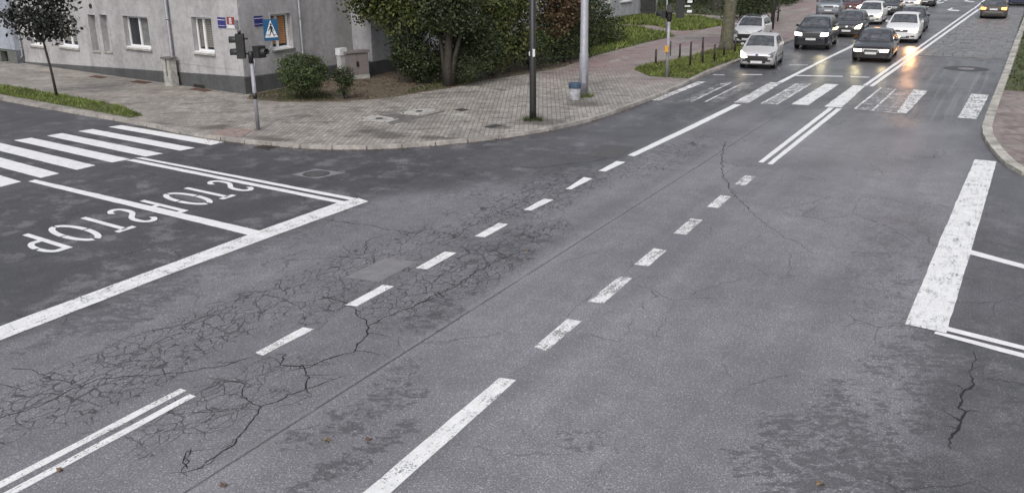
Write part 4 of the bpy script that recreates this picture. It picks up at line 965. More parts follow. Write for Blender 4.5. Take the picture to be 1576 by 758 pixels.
# second traffic light, seen from behind
p = at(1026, 119, .1); z = lambda y: zup(p, y); tl = empty('traffic_light', (p.x, p.y, .1), 0, 'traffic light seen from behind on the grass by the bollards, with a yellow button box', 'traffic light')
m = MB(); m.tube([(0, 0, -.1), (0, 0, z(30))], .068, 12); m.build('post', GALV, tl)
tt = Vector((RT.x, RT.y, 0)).normalized(); back = Vector((-p.x, -p.y, 0)).normalized()
m = MB(); m.tube([tt*-.11+Vector((0, 0, z(48))), tt*-.11+Vector((0, 0, z(-14)))], .03, 8); m.build('cable_tube', GALV, tl)
m = MB(); m.box(Vector((0, 0, z(75)))+back*.1-tt*.05, (.13, .15, .26), math.atan2(back.y, back.x)); m.build('push_button_box', YEL, tl)
m = MB(); m.box(tt*.12+Vector((0, 0, z(75))), (.03, .05, .6), math.atan2(back.y, back.x)); m.build('conduit', BLACK, tl)
m = MB(); m.box(tt*.46+Vector((0, 0, (z(28)+z(-12))/2)), (.06, .34, z(-12)-z(28)), math.atan2(back.y, back.x)); m.build('backing_board', BLACKP, tl)
sig_head(tl, tt*.46+back*-.17+Vector((0, 0, (z(28)+z(-12))/2)), -back, 3, (.3, .22, .33))
m = MB(); m.tube([(0, 0, z(34)), (0, 0, z(30)), (0, 0, z(8))], [.06, .13, .13], 12); m.build('head_sleeve', BLACK, tl)
sig_head(tl, tt*-.22+Vector((0, 0, z(22))), (-tt-back*.4).normalized(), 1, (.26, .2, .32)); m = MB(); m.box(tt*.0+back*.16+Vector((0, 0, z(14))), (.2, .22, .24), math.atan2(back.y, back.x)); m.build('bracket', IRON, tl)
m = MB(); m.box(tt*.85+Vector((0, 0, z(3))), (.05, .2, .10), math.atan2(back.y, back.x)); m.box(tt*.85+Vector((0, 0, z(18))), (.05, .2, .10), math.atan2(back.y, back.x)); m.box(tt*.72+Vector((0, 0, z(10))), (.04, .3, .05), math.atan2(back.y, back.x)); m.build('white_fitting', LINEW, tl)
# bollards in the verge
BOL = [((1009, 101), 76), ((1046, 90), 67), ((1062, 104), 64), ((1064, 84), 62) if False else ((1081, 82), 57), ((1081, 99), 72), ((1099, 95), 68), ((1114, 88), 64), ((1131, 82), 58)]
names = ['leftmost dark bollard, standing alone left of the second traffic light', 'dark bollard by the pavement just right of the second traffic light', 'tall dark bollard nearest the kerb, right of the traffic light', 'dark bollard on the pavement edge directly behind another', 'front one of two dark bollards in line in the grass', 'dark bollard standing just left of the mossy tree trunk', 'dark bollard in front of the mossy tree trunk', 'dark bollard before the parked white car, right of the mossy trunk']
bm_ = None
for (px, ty), lb in zip(BOL, names):
    p = at(*px, .1); h = zup(p, ty); o = empty('bollard', (p.x, p.y, .1), 0, lb, 'bollard', 'dark bollards along the grass verge')
    if bm_ is None:
        m = MB(); m.tube([(0, 0, -.1), (0, 0, .93), (0, 0, .94), (0, 0, .97)], [.05, .05, .036, .036], 12); bm_ = m.mesh('post', BROWN); m = MB(); m.tube([(0, 0, .971), (0, 0, 1.0)], [.05, .03], 12); bc_ = m.mesh('cap', BROWN)
    for nm, me in (('post', bm_), ('cap', bc_)): q = bpy.data.objects.new(nm, me); C.objects.link(q); q.parent = o; q.scale.z = h
for px, ty, lb in (((1197, 33), 4, 'thin dark post further up the pavement, right of the young tree'), ((1010, 29), -30, 'thin grey pole in front of the dark gate')):
    p = at(*px, .1); m = MB(); m.tube([(0, 0, -.05), (0, 0, max(1.2, min(4, zup(p, ty))))], .06, 10); o = m.build('post', BLACK if px[0] > 1100 else ZINC); o.location = p; tag(o, lb, 'post')
# something blue at the right edge of the picture
p = at(1574, 41, 0); o = empty('grit_bin', (p.x+.45, p.y, .1), 0, 'dark blue box on the right verge, cut by the picture edge', 'bin')
m = MB(); m.box((0, 0, .38), (.7, .6, .76)); m.build('body', BINB, o); m = MB(); m.box((0, 0, .82), (.76, .66, .11)); m.build('lid', BINB, o)

# ------------------------------------------------------------------ trees and shrubs
def trunk(parent, pts, rs, mat, branches=(), name='trunk'):
    m = MB(); m.tube(pts, rs, 12)
    for b, r in branches: m.tube(b, r, 7)
    return m.build(name, mat, parent)
def bough(c, k, spread, rise, r):
    out = []
    for i in range(k):
        a = 2*math.pi*i/k+random.uniform(-.4, .4); d = Vector((math.cos(a)*spread, math.sin(a)*spread, rise*random.uniform(.7, 1.3)))
        out.append(([Vector(c), Vector(c)+d*.45+Vector((0, 0, .1)), Vector(c)+d], [r, r*.65, r*.2]))
    return out
# young maple in the left verge
p = at(88, 149.5, .1); t0 = empty('maple_tree', p, 0, 'young dark-leaved maple with a thin leaning trunk in the left verge', 'tree')
top = zup(p, 66); ln = at(71, 149.5, .1)-p   # trunk leans along the street
ax = Vector((-.30, .02, top)); trunk(t0, [(0, 0, -.05), ax*.5+Vector((.04, 0, 0)), ax, ax+Vector((.05, 0, 1.6))], [.055, .047, .04, .02], BARK, bough(ax, 6, 1.0, 1.0, .025)+bough(ax+Vector((.03, 0, .7)), 6, .9, .9, .02))
foliage([(ax.x, 0, top+.95, 1.5, 1.4, .85), (ax.x-.9, -.1, top+.85, .8, .8, .5), (ax.x+.9, 0, top+.75, .75, .8, .55), (ax.x+.1, 0, top+1.9, 1.25, 1.2, .8), (ax.x+.85, .1, top+1.7, .7, .7, .5), (ax.x+.2, 0, top+.35, .9, .8, .35)], 2700, .17, G4, t0, clump=.20, per=10, shell=.2)
# clipped bushes in the bed
p = at(466, 153, .1); b = empty('clipped_bush', p, 0, 'big clipped rounded bush in the bed at the corner of the grey building', 'bush'); hb = zup(p, 83)
trunk(b, [(0, 0, -.05), (.05, 0, .5)], [.06, .04], BARK, bough((0, 0, .1), 9, .45, .75, .03), 'stem')
foliage([(0, .15, hb-.72, .98, .85, .68), (-.36, .1, hb-.58, .66, .6, .53), (.38, .1, hb-.58, .66, .6, .53), (0, .1, .75, .66, .55, .45)], 14000, .064, G3, b, 'foliage', .085, 26, .72)
p = at(530, 153, .1); b = empty('small_bush', p, 0, 'small upright bush in front of the electric cabinets', 'bush'); hb = zup(p, 101)
trunk(b, [(0, 0, -.05), (0, 0, .5)], [.03, .02], BARK, bough((0, 0, .05), 6, .25, .7, .015), 'stem')
foliage([(0, 0, hb-.36, .40, .38, .34), (.02, 0, .5, .25, .24, .42), (.12, 0, hb-.5, .3, .3, .3)], 3000, .06, G2, b, 'foliage', .08, 20, .5)
# row of shrubs and trees in front of the pale building
def W(px, py): return at(px, py, .1)
p = W(641, 128); b = empty('shrub', p, 0, 'broad green shrub overhanging the beige cabinet, leftmost of the thicket', 'shrub')
trunk(b, [(0, 0, -.05), (-.1, 0, 1.2), (-.4, .1, 2.6)], [.13, .10, .06], BARK, bough((-.1, 0, 1.0), 8, 1.6, 1.6, .05)+bough((0, 0, .1), 8, .7, 1.2, .03))
foliage([(.3, .5, 3.2, 1.2, 1.2, 1.2), (-.55, .4, 3.9, 1.9, 1.5, 1.3), (-2.0, .3, 3.5, 1.35, 1.2, .95), (-2.55, .2, 3.0, .75, .75, .65), (-.6, .2, 2.7, 1.3, 1.2, .8), (.4, .3, 2.9, 1.1, 1.1, 1.0), (-1.2, .3, 4.9, 2.0, 1.5, .9)], 17000, .155, G1, b, clump=.2, per=18, shell=.35)
foliage([(-.15, 0, 1.25, .95, .9, .75), (.15, -.1, .75, .75, .7, .55), (-.45, .1, 1.75, .8, .8, .55)], 8000, .10, G2, b, 'lower_foliage', .14, 18, .4)
p = W(690, 133); b = empty('dark_tree', p, 0, 'dark multi-stemmed tree with a thick trunk at the edge of the bed', 'tree')
trunk(b, [(0, 0, -.05), (0, .02, .8), (.05, .1, 2.0), (.15, .1, 3.6)], [.21, .17, .15, .10], BARK, [([Vector((-.12, 0, 0)), Vector((-.3, .1, 1.4)), Vector((-.5, .1, 2.8))], [.11, .09, .05]), ([Vector((.1, .1, 0)), Vector((.3, .1, 1.2)), Vector((.7, .2, 2.6))], [.12, .09, .05])]+bough((.05, .1, 2.0), 6, 1.2, 1.2, .05))
foliage([(0, -.2, 2.9, .95, .7, .8), (0, .2, 3.5, 1.25, 1.2, 1.15), (-.45, .2, 2.6, .8, .8, .6), (.5, .2, 2.6, .8, .8, .6), (0, .2, 4.7, 1.6, 1.4, 1.0)], 14000, .125, G2, b, clump=.2, per=16, shell=.3)
foliage([(-.75, .7, .75, .5, .5, .65), (.55, .6, .8, .65, .6, .7), (-1.2, .9, .6, .45, .45, .5)], 4200, .08, G2, b, 'undergrowth', .14, 12, .3)
foliage([(-.6, 1.4, 1.5, .9, .6, 1.2), (.7, 1.5, 1.6, 1.0, .6, 1.2)], 5000, .11, G2, b, 'rear_foliage', .18, 16, .3)
def hedge(name, label, spec, n, size, mat, stems=True, extra=None, cat='shrub'):
    c = spec[0]; o = empty(name, (c[0], c[1], .1), 0, label, cat)
    bl = [(s[0]-c[0], s[1]-c[1], s[2]-.1, *s[3:]) for s in spec]
    if stems: trunk(o, [(0, 0, -.05), (.05, 0, .8)], [.07, .05], BARK, bough((0, 0, .1), 8, .8, 1.6, .035), 'stem')
    foliage(bl, n, size, mat, o, 'foliage', .2, 18, .42); return o
hedge('shrub', 'dense green shrub right of the dark tree, between it and the black pole', [(-20.4, 35.2, 1.7, .9, 1.2, 1.5), (-20.5, 35.4, 3.4, 1.2, 1.5, 1.4), (-20.6, 37.2, 3.5, 1.2, 1.5, 1.4), (-20.3, 36.8, 1.8, .9, 1.2, 1.4), (-20.6, 36.3, 4.9, 1.3, 1.9, .9), (-20.9, 34.0, 2.9, 1.0, 1.0, 1.6)], 19000, .14, G1)
hedge('shrub', 'low dark shrub with cut stems at the foot of the thicket beside the black pole', [(-19.85, 37.6, .9, .6, 1.2, .85), (-19.6, 39.2, .8, .6, 1.2, .8), (-20.2, 38.6, 1.7, .8, 1.2, .8)], 3200, .10, G2)
hedge('shrub', 'brown autumn-leaved shrub between the black pole and the lamp post', [(-20.0, 40.4, 3.1, .95, 1.5, 1.2), (-19.9, 41.6, 2.5, .9, 1.5, .9), (-20.2, 41.9, 3.7, 1.0, 1.5, 1.1), (-20.1, 39.7, 4.3, 1.0, 1.3, 1.1), (-20.2, 41.3, 4.7, 1.0, 1.6, .9), (-19.8, 40.0, 2.0, .7, 1.0, .7)], 13000, .15, G5)
hedge('shrub', 'dark green shrub growing under the brown one along the pavement', [(-19.7, 41.0, .8, .6, 1.1, .75), (-19.7, 42.6, .9, .6, 1.2, .85), (-19.9, 43.2, 1.7, .7, 1.1, .6), (-20.2, 44.0, 2.6, .8, 1.0, 1.0)], 6500, .10, G2)
hedge('bush', 'dark bush right of the lamp post on the edge of the lawn', [(-21.2, 48.0, 1.3, 1.1, 1.6, 1.2), (-21.4, 48.4, 2.2, 1.0, 1.4, .8), (-21.0, 50.2, .9, .9, 1.3, .8), (-21.6, 46.6, 2.4, 1.1, 1.3, 1.1)], 6500, .12, G2, cat='bush')
# mossy street tree and those up the pavement
p = at(1117, 79, .1); b = empty('street_tree', p, 0, 'mossy street tree trunk standing behind the bollards', 'tree')
trunk(b, [(0, 0, -.05), (0, 0, .35), (.06, 0, 1.6), (.14, 0, 3.1), (.1, .1, 5.2)], [.44, .36, .33, .32, .2], BARKG, [([Vector((.12, 0, 2.9)), Vector((.65, .1, 3.9)), Vector((1.0, .3, 5.4))], [.24, .19, .12]), ([Vector((.1, 0, 2.9)), Vector((-.5, .1, 4.2)), Vector((-1.0, .3, 5.8))], [.2, .16, .1])])
foliage([(0, 0, 8.6, 3.2, 3.2, 2.3), (.9, .3, 7.4, 2.0, 2.0, 1.2), (-1.1, .2, 7.3, 2.0, 2.0, 1.2)], 4200, .22, G1, b, clump=.35)
m = MB(); m.tube([(.30, -.27, 3.0), (.31, -.30, 3.02)], .13, 12); m.build('knot', BLACK, b)
p = at(1103, 15.5, .1); b = empty('old_tree', p, 0, 'thick dark tree trunk in the shaded lawn up the street', 'tree')
trunk(b, [(0, 0, -.05), (0, 0, .3), (.1, 0, 2), (.2, 0, 5)], [.75, .52, .45, .35], BARK, bough((.2, 0, 4.5), 6, 2.2, 2.4, .18)); foliage([(0, 0, 8.8, 3.6, 3.6, 2.6)], 3200, .28, G2, b, clump=.4)
p = at(1188, 45, .1); b = empty('young_tree', p, 0, 'slender dark young tree trunk between the parked white car and the dark SUV', 'tree')
trunk(b, [(0, 0, -.05), (.02, 0, 2.2), (.04, 0, 4.6)], [.13, .11, .07], BARK, bough((.04, 0, 4.4), 6, 1.2, 1.5, .05)); foliage([(0, 0, 6.4, 1.9, 1.9, 1.5)], 1500, .2, G1, b, clump=.3)
hedge('hedge', 'dark clipped hedge behind the parked white car', [(-17.6, 70.2, 1.0, 1.7, 1.2, 1.1), (-19.2, 69.6, 1.1, 1.5, 1.2, 1.2), (-18.3, 70.8, 1.9, 2.0, 1.3, .8), (-18.4, 72.4, 1.3, 1.9, 1.6, 1.3)], 6500, .14, G2, False, cat='hedge')
hedge('hedge', 'long low hedge beside the pavement far up the street', [(-20.2, 88, .6, 1.2, 3, .8), (-20.4, 93, .6, 1.2, 3, .8), (-20.6, 98, .7, 1.2, 3, .8), (-20.9, 104, .8, 1.3, 4, .9)], 4200, .18, G2, False, cat='hedge')
hedge('hedge', 'dark bushes before the shaded house, left of the old tree', [(-27.5, 88, .8, 2.2, 1.4, 1.0), (-30.5, 89, .9, 2.0, 1.4, 1.1)], 2600, .18, G2, False, cat='hedge')

# ------------------------------------------------------------------ cars
SPEC = {
 'hatch': dict(L=3.45, W=1.63, H=1.47, wb=2.34, fo=.66, r=.285, top=[(0, .56), (.05, .66), (.16, .745), (.5, .86), (.86, .965), (2.2, .99), (3.1, 1.02), (3.38, .99), (3.45, .80)], gh=(.80, 1.50, 2.75, 3.34), low=.20),
 'mini': dict(L=3.6, W=1.64, H=1.50, wb=2.4, fo=.66, r=.29, top=[(0, .56), (.05, .70), (.14, .80), (.5, .92), (.82, .99), (2.2, 1.01), (3.2, 1.04), (3.5, 1.0), (3.6, .80)], gh=(.76, 1.42, 2.85, 3.48), low=.20),
 'golf': dict(L=4.2, W=1.78, H=1.50, wb=2.6, fo=.84, r=.315, top=[(0, .54), (.05, .68), (.16, .76), (.6, .88), (1.05, .97), (2.6, 1.0), (3.8, 1.04), (4.12, 1.0), (4.2, .8)], gh=(1.0, 1.75, 3.3, 4.05), low=.20),
 'suv': dict(L=4.45, W=1.86, H=1.67, wb=2.66, fo=.88, r=.36, top=[(0, .64), (.04, .88), (.12, 1.00), (.5, 1.08), (1.12, 1.14), (2.6, 1.17), (4.0, 1.2), (4.36, 1.15), (4.45, .9)], gh=(1.08, 1.78, 3.7, 4.34), low=.26),
 'cross': dict(L=4.3, W=1.82, H=1.58, wb=2.62, fo=.84, r=.335, top=[(0, .58), (.05, .74), (.16, .86), (.6, .98), (1.08, 1.06), (2.6, 1.08), (3.9, 1.12), (4.2, 1.06), (4.3, .85)], gh=(1.02, 1.80, 3.4, 4.16), low=.23),
 'sedan': dict(L=4.8, W=1.81, H=1.43, wb=2.76, fo=.92, r=.315, top=[(0, .50), (.05, .64), (.15, .72), (.6, .82), (1.32, .92), (2.6, .94), (3.9, .97), (4.66, .95), (4.77, .88), (4.8, .70)], gh=(1.26, 2.02, 3.2, 4.06), low=.19),
 'estate': dict(L=4.7, W=1.80, H=1.48, wb=2.72, fo=.90, r=.32, top=[(0, .50), (.05, .66), (.15, .76), (.6, .86), (1.2, .95), (2.6, .98), (4.2, 1.01), (4.62, .98), (4.7, .75)], gh=(1.14, 1.9, 3.9, 4.55), low=.19),
}
def interp(T, x):
    if x <= T[0][0]: return T[0][1]
    for (a, u), (b, v) in zip(T, T[1:]):
        if x <= b: return u+(v-u)*(x-a)/(b-a)
    return T[-1][1]
def car(kind, label, front_px, heading=-90.0, paint=None, lamp='off', detail=2, cat='car', rear=False, front_w=None, roofmat=None, grille='slim', lampmat=None, spots=(), tail=None, plate_mat=None):
    S = SPEC[kind]; L, W, H, r = S['L'], S['W'], S['H'], S['r']
    fp = at(*front_px) if front_w is None else Vector((*front_w, 0)); a = rad(heading); fwd = Vector((math.cos(a), math.sin(a), 0))
    loc = fp-fwd*(L/2)*(1 if not rear else -1); root = empty('car', (loc.x, loc.y, .004 if loc.x > -12.2 else .1), a, label, cat, None if kind == 'mini' else 'cars waiting at the lights' if not rear else 'cars driving away')
    wx = [S['fo'], S['fo']+S['wb']]; R = r*1.13
    X = lambda d: L/2-d
    def hw(d):
        e = W/2
        f = 1.0
        if d < .6: f -= .10*((.6-d)/.6)**2
        if d < .22: f -= .20*(1-math.sqrt(max(0, 1-((.22-d)/.22)**2)))
        if L-d < .5: f -= .08*((.5-(L-d))/.5)**2
        if L-d < .2: f -= .15*(1-math.sqrt(max(0, 1-((.2-(L-d))/.2)**2)))
        e *= f
        return e
    def zb(d):
        z = S['low']+(.05 if d < .12 or d > L-.12 else 0)
        for w in wx:
            if abs(d-w) < R: z = max(z, r+math.sqrt(R*R-(d-w)**2))
        return z
    ds = sorted(set([0, .008, .025, .05, .08, .12, .17, .22, .3, .38, .5]+[round(x, 3) for x in np.arange(.6, L-.1, .12)]+[w+R*math.sin(rad(t)) for w in wx for t in (-90.5, -90, -75, -60, -40, -20, 0, 20, 40, 60, 75, 90, 90.5)]+[L-.2, L-.15, L-.1, L-.06, L-.03, L-.01, L]))
    body = MB(); rows = []
    for d in ds:
        w, b, t = hw(d), zb(d), interp(S['top'], d); t = max(t, b+.12); mid = max(b+.05, b+(t-b)*.35); sh = t-.085
        rim_ = 1.0+(.012 if b > S['low']+.08 else 0)
        half = [(0, b), (w*.72, b), (w*.95*rim_, b+.005), (w*.985*rim_, min(mid, b+.09)), (w, (mid+sh)/2), (w*.985, sh), (w*.955, t-.035), (w*.87, t-.004), (w*.55, t+.02), (0, t+.032)]
        rows.append([(X(d), y, z) for y, z in half]+[(X(d), -y, z) for y, z in half[::-1][1:]])
    i0 = body.grid([q[:-1] for q in rows], True, True); n = len(rows[0])-1
    body.f.append(tuple(i0+k for k in range(n))); body.sm.append(False); e = i0+(len(rows)-1)*n; body.f.append(tuple(e+k for k in reversed(range(n)))); body.sm.append(False)
    g0, g1, g2, g3 = S['gh']; wb_, wr = .935*W/2, .72*W/2; belt = lambda d: interp(S['top'], d)-.02
    RT_ = [(g0, belt(g0)), (g0+(g1-g0)*.5, belt(g0)+(H-.06-belt(g0))*.56), (g1, H-.06), (g1+.25, H-.015), ((g1+g2)/2, H), (g2, H-.035), (g2+(g3-g2)*.45, H-.035-(H-belt(g3))*.32), (g3, belt(g3))]
    zr = lambda d: interp(RT_, d)
    gd = sorted(set([round(x, 3) for x in np.linspace(g0, g3, 40)]+[g0, g1, g2, g3])); rows = []
    def gw(d, z): b = belt((g0+g3)/2); return wb_+(wr-wb_)*max(0, min(1, (z-b)/(H-.06-b)))
    for d in gd:
        z = max(zr(d), belt(d)+.002); b = belt(d)-.06; w1 = gw(d, z-.05); half = [(gw(d, b), b), (gw(d, (b+z)/2)+.012, (b+z)/2), (w1, z-.045), (w1-.05, z-.008), (w1*.6, z+.012), (0, z+.02)]
        rows.append([(X(d), y, q) for y, q in half]+[(X(d), -y, q) for y, q in half[::-1][1:]])
    body.grid(rows, True)
    ob = body.build('body', paint, root, 42)
    bvh = BVHTree.FromPolygons([Vector(v) for v in body.v], body.f)
    def patch(name, axis, q, mat, n=6, k=4, off=.006, parent=None):
        """a panel laid on the body: q = four corners, cast along axis"""
        G = []
        dirs = {'front': (Vector((-1, 0, 0)), lambda a, b: Vector((4, a, b))), 'rear': (Vector((1, 0, 0)), lambda a, b: Vector((-4, a, b))), 'left': (Vector((0, -1, 0)), lambda a, b: Vector((a, 3, b))), 'right': (Vector((0, 1, 0)), lambda a, b: Vector((a, -3, b))), 'top': (Vector((0, 0, -1)), lambda a, b: Vector((a, b, 4)))}
        dv, st = dirs[axis]; last = None; A = []
        for i in range(n+1):
            row = []; s = i/n
            for j in range(k+1):
                t = j/k; a_ = (q[0][0]*(1-s)+q[1][0]*s)*(1-t)+(q[3][0]*(1-s)+q[2][0]*s)*t; b_ = (q[0][1]*(1-s)+q[1][1]*s)*(1-t)+(q[3][1]*(1-s)+q[2][1]*s)*t
                h = bvh.ray_cast(st(a_, b_), dv)
                if h[0] is None: row.append(None); continue
                row.append((h[0]+h[1].normalized()*off if h[1].dot(dv) < 0 else h[0]-h[1].normalized()*off))
            G.append(row)
        flat = [p for r_ in G for p in r_ if p is not None]
        if len(flat) < 6: return None
        m = MB(); fill = flat[0]
        G = [[(p if p is not None else None) for p in r_] for r_ in G]
        for r_ in G:
            lastp = next((p for p in r_ if p is not None), fill)
            for j in range(len(r_)):
                if r_[j] is None: r_[j] = lastp
                else: lastp = r_[j]
        m.grid(G, True)
        ed = [r_[0] for r_ in G]+G[-1][1:]+[r_[-1] for r_ in G[::-1]][1:]+G[0][::-1][1:-1]
        inn = [p+dv*(off+.012) for p in ed]
        m.grid([ed, inn], False, True)
        return m.build(name, mat, parent or root, 50)
    # glass
    wm = lambda d: gw(d, zr(d)-.05)
    m_ = .07
    patch('windscreen', 'top', [(X(g0+.05), wb_-.11), (X(g1-.03), wm(g1)-.075), (X(g1-.03), -wm(g1)+.075), (X(g0+.05), -wb_+.11)], GLASS_CAR, 8, 8)
    patch('rear_window', 'top', [(X(g2+.05), wm(g2)-.09), (X(g3-.07), wb_-.16), (X(g3-.07), -wb_+.16), (X(g2+.05), -wm(g2)+.09)], GLASS_CAR, 6, 6)
    bp_ = (g1+g2)/2-.05; zt = H-.115
    for sd in ('left', 'right'):
        patch('side_window', sd, [(X(g0+.28), belt(g0)+.03), (X(bp_-.04), belt(bp_)+.04), (X(bp_-.04), zt), (X(g1+.02), zt-.02)], GLASS_CAR, 6, 4)
        patch('side_window', sd, [(X(bp_+.04), belt(bp_)+.04), (X(g3-.34), belt(g3)+.05), (X(g2-.02), zt-.03), (X(bp_+.04), zt)], GLASS_CAR, 6, 4)
        if detail > 1:
            zs_ = S['low']+.1; d1, d2, d3 = wx[0]+R+.06, bp_, wx[1]-R*.75
            patch('door', sd, [(X(d1), zs_), (X(d2-.012), zs_), (X(d2-.012), belt(d2)-.035), (X(d1-.1), belt(d1)-.06)], paint, 6, 5, .009)
            patch('door', sd, [(X(d2+.012), zs_), (X(d3), zs_), (X(d3+.1), belt(d3)-.05), (X(d2+.012), belt(d2)-.035)], paint, 6, 5, .009)
            patch('door_moulding', sd, [(X(d1+.02), .47), (X(d3-.02), .47), (X(d3-.02), .53), (X(d1+.02), .53)], BLACKP, 8, 1, .016)
            for dd in (d2-.22, d3-.05): patch('door_handle', sd, [(X(dd), belt(dd)-.16), (X(dd+.15), belt(dd)-.16), (X(dd+.15), belt(dd)-.125), (X(dd), belt(dd)-.125)], CHROME if detail > 2 else paint, 2, 1, .028)
    # wheels
    for sgn in (1, -1):
        for w in wx:
            m = MB(); y0 = sgn*(W/2-.215); y1 = sgn*(W/2-.012); cx = X(w); nseg = 24; rows = []
            for yy, rr in ((y0, r*.62), (y0, r*.94), (y0+sgn*.02, r), (y1-sgn*.02, r), (y1, r*.94), (y1, r*.70), (y1-sgn*.03, r*.66), (y1-sgn*.05, 0.01)): rows.append([(cx+rr*math.cos(2*math.pi*k/nseg), yy, r+rr*math.sin(2*math.pi*k/nseg)) for k in range(nseg)])
            m.grid(rows, True, True); wh = m.build('wheel', TYRE, root, 40)
            m = MB(); ns = 7; yo = y1-sgn*.012
            ring_ = [[(cx+rr*math.cos(2*math.pi*k/nseg), yo-sgn*dy, r+rr*math.sin(2*math.pi*k/nseg)) for k in range(nseg)] for rr, dy in ((r*.70, 0), (r*.60, .008))]; m.grid(ring_, True, True)
            for k in range(ns):
                an = 2*math.pi*k/ns; c_, s_ = math.cos(an), math.sin(an); w1, w2 = .035, .06
                P_ = lambda rr, ww: (cx+rr*c_-ww*s_, yo-sgn*.006, r+rr*s_+ww*c_); m.face([P_(.02, -w1), P_(r*.63, -w2*.6), P_(r*.63, w2*.6), P_(.02, w1)])
            m.tube([(cx, yo-sgn*.02, r), (cx, yo+sgn*.004, r)], r*.2, 10); m.build('rim', RIM, wh)
    # mirrors
    for sgn in (1, -1):
        d = g0+.42; z = belt(d)+.07; y = sgn*(wb_+.10); m = MB(); rows = []
        for t, k in ((-.07, .3), (-.05, .85), (.0, 1), (.05, .9), (.075, .5)): rows.append([(X(d)+t, y+.105*k*math.cos(2*math.pi*j/10), z+.065*k*math.sin(2*math.pi*j/10)) for j in range(10)])
        i = m.grid(rows, True, True); m.f.append(tuple(i+j for j in range(10))); m.sm.append(False); m.f.append(tuple(i+40+j for j in reversed(range(10)))); m.sm.append(False)
        m.box((X(d), y-sgn*.11, z-.03), (.06, .08, .03)); m.build('mirror', paint if kind != 'suv' else BLACKP, root)
    # face
    hz = interp(S['top'], .10); FW = hw(.05)*1.02; lm = lampmat or {'left_only': LAMP_ON, 'amber_right': LAMP_OR, 'off': LAMP_OFF, 'on': LAMP_ON, 'white': LAMP_WH, 'amber': LAMP_OR}[lamp]
    zl0, zl1 = hz-.20, hz-.03
    for sgn in (1, -1):
        if kind in ('hatch', 'mini', 'golf'): q = [(sgn*FW*.60, hz-.17), (sgn*FW*1.02, hz-.16), (sgn*FW*1.10, hz+.10), (sgn*FW*.74, hz-.02)]
        elif kind in ('suv',): q = [(sgn*FW*.60, hz-.21), (sgn*FW*1.05, hz-.19), (sgn*FW*1.08, hz-.02), (sgn*FW*.62, hz-.06)]
        elif kind == 'cross': q = [(sgn*FW*.58, hz-.16), (sgn*FW*1.03, hz-.17), (sgn*FW*1.10, hz+.06), (sgn*FW*.70, hz-.04)]
        else: q = [(sgn*FW*.53, hz-.165), (sgn*FW*1.0, hz-.15), (sgn*FW*1.02, hz-.045), (sgn*FW*.53, hz-.05)]
        use = lm
        if lamp == 'left_only': use = LAMP_ON if sgn < 0 else LAMP_OFF
        if lamp == 'amber_right': use = LAMP_OR if sgn > 0 else LAMP_OFF
        patch('headlamp', 'front', q, use, 6, 4, .012)
        f = patch('fog_lamp', 'front', [(sgn*FW*.66, .36), (sgn*FW*.90, .36), (sgn*FW*.90, .44), (sgn*FW*.66, .44)], BLACKP, 3, 3, .008)
    if grille == 'wide': patch('grille', 'front', [(-FW*.66, .36), (FW*.66, .36), (FW*.80, .61), (-FW*.80, .61)], BLACKP, 10, 4, .008)
    elif grille == 'big': patch('grille', 'front', [(-FW*.52, hz-.34), (FW*.52, hz-.34), (FW*.58, hz-.05), (-FW*.58, hz-.05)], BLACKP, 8, 4, .010)
    else:
        patch('grille', 'front', [(-FW*.40, hz-.165), (FW*.40, hz-.165), (FW*.44, hz-.05), (-FW*.44, hz-.05)], BLACKP, 8, 3, .010)
        if kind in ('sedan', 'estate'):
            for zz in (hz-.05, hz-.175): patch('grille_frame', 'front', [(-FW*.43, zz-.008), (FW*.43, zz-.008), (FW*.43, zz+.012), (-FW*.43, zz+.012)], CHROME, 8, 1, .018)
            for sgn in (1, -1): patch('grille_frame', 'front', [(sgn*FW*.41, hz-.18), (sgn*FW*.435, hz-.18), (sgn*FW*.45, hz-.04), (sgn*FW*.425, hz-.04)], CHROME, 1, 4, .018)
    patch('lower_intake', 'front', [(-FW*.55, S['low']+.08), (FW*.55, S['low']+.08), (FW*.6, S['low']+.18), (-FW*.6, S['low']+.18)], BLACKP, 8, 2, .007)
    if kind in ('hatch', 'mini', 'golf', 'cross'): patch('badge', 'front', [(-.06, hz-.10), (.06, hz-.10), (.06, hz-.01), (-.06, hz-.01)], BLUEV if kind == 'hatch' else CHROME, 2, 2, .016)
    pz = .33 if grille == 'wide' else (.46 if kind in ('sedan', 'estate') else .42 if kind != 'suv' else .60)
    pl_ = patch('number_plate', 'front', [(-.26, pz-.055), (.26, pz-.055), (.26, pz+.055), (-.26, pz+.055)], PLATE, 6, 2, .022)
    for sg_, en, colr in spots:
        ld = bpy.data.lights.new('headlamp_beam', 'SPOT'); ld.energy = en; ld.color = colr; ld.spot_size = rad(50); ld.spot_blend = 1.0; ld.shadow_soft_size = .13
        lo = bpy.data.objects.new('headlamp_beam', ld); C.objects.link(lo); lo.parent = root; lo.location = (L/2+.12, sg_*FW*.8, hz-.1); lo.rotation_euler = (0, rad(-90+4), 0)
    # tail
    tz = interp(S['top'], L-.05); TW = hw(L-.06)*1.02
    for sgn in (1, -1):
        q = [(sgn*TW*.62, tz-.20), (sgn*TW*1.03, tz-.22), (sgn*TW*1.03, tz-.02), (sgn*TW*.60, tz-.05)] if kind in ('sedan',) else [(sgn*TW*.72, tz-.3), (sgn*TW*1.03, tz-.3), (sgn*TW*1.02, tz+.02), (sgn*TW*.78, tz+.0)]
        patch('tail_lamp', 'rear', q, tail or TAIL_OFF, 5, 4, .012)
    patch('number_plate', 'rear', [(-.26, tz-.24), (.26, tz-.24), (.26, tz-.13), (-.26, tz-.13)], plate_mat or PLATE, 6, 2, .016)
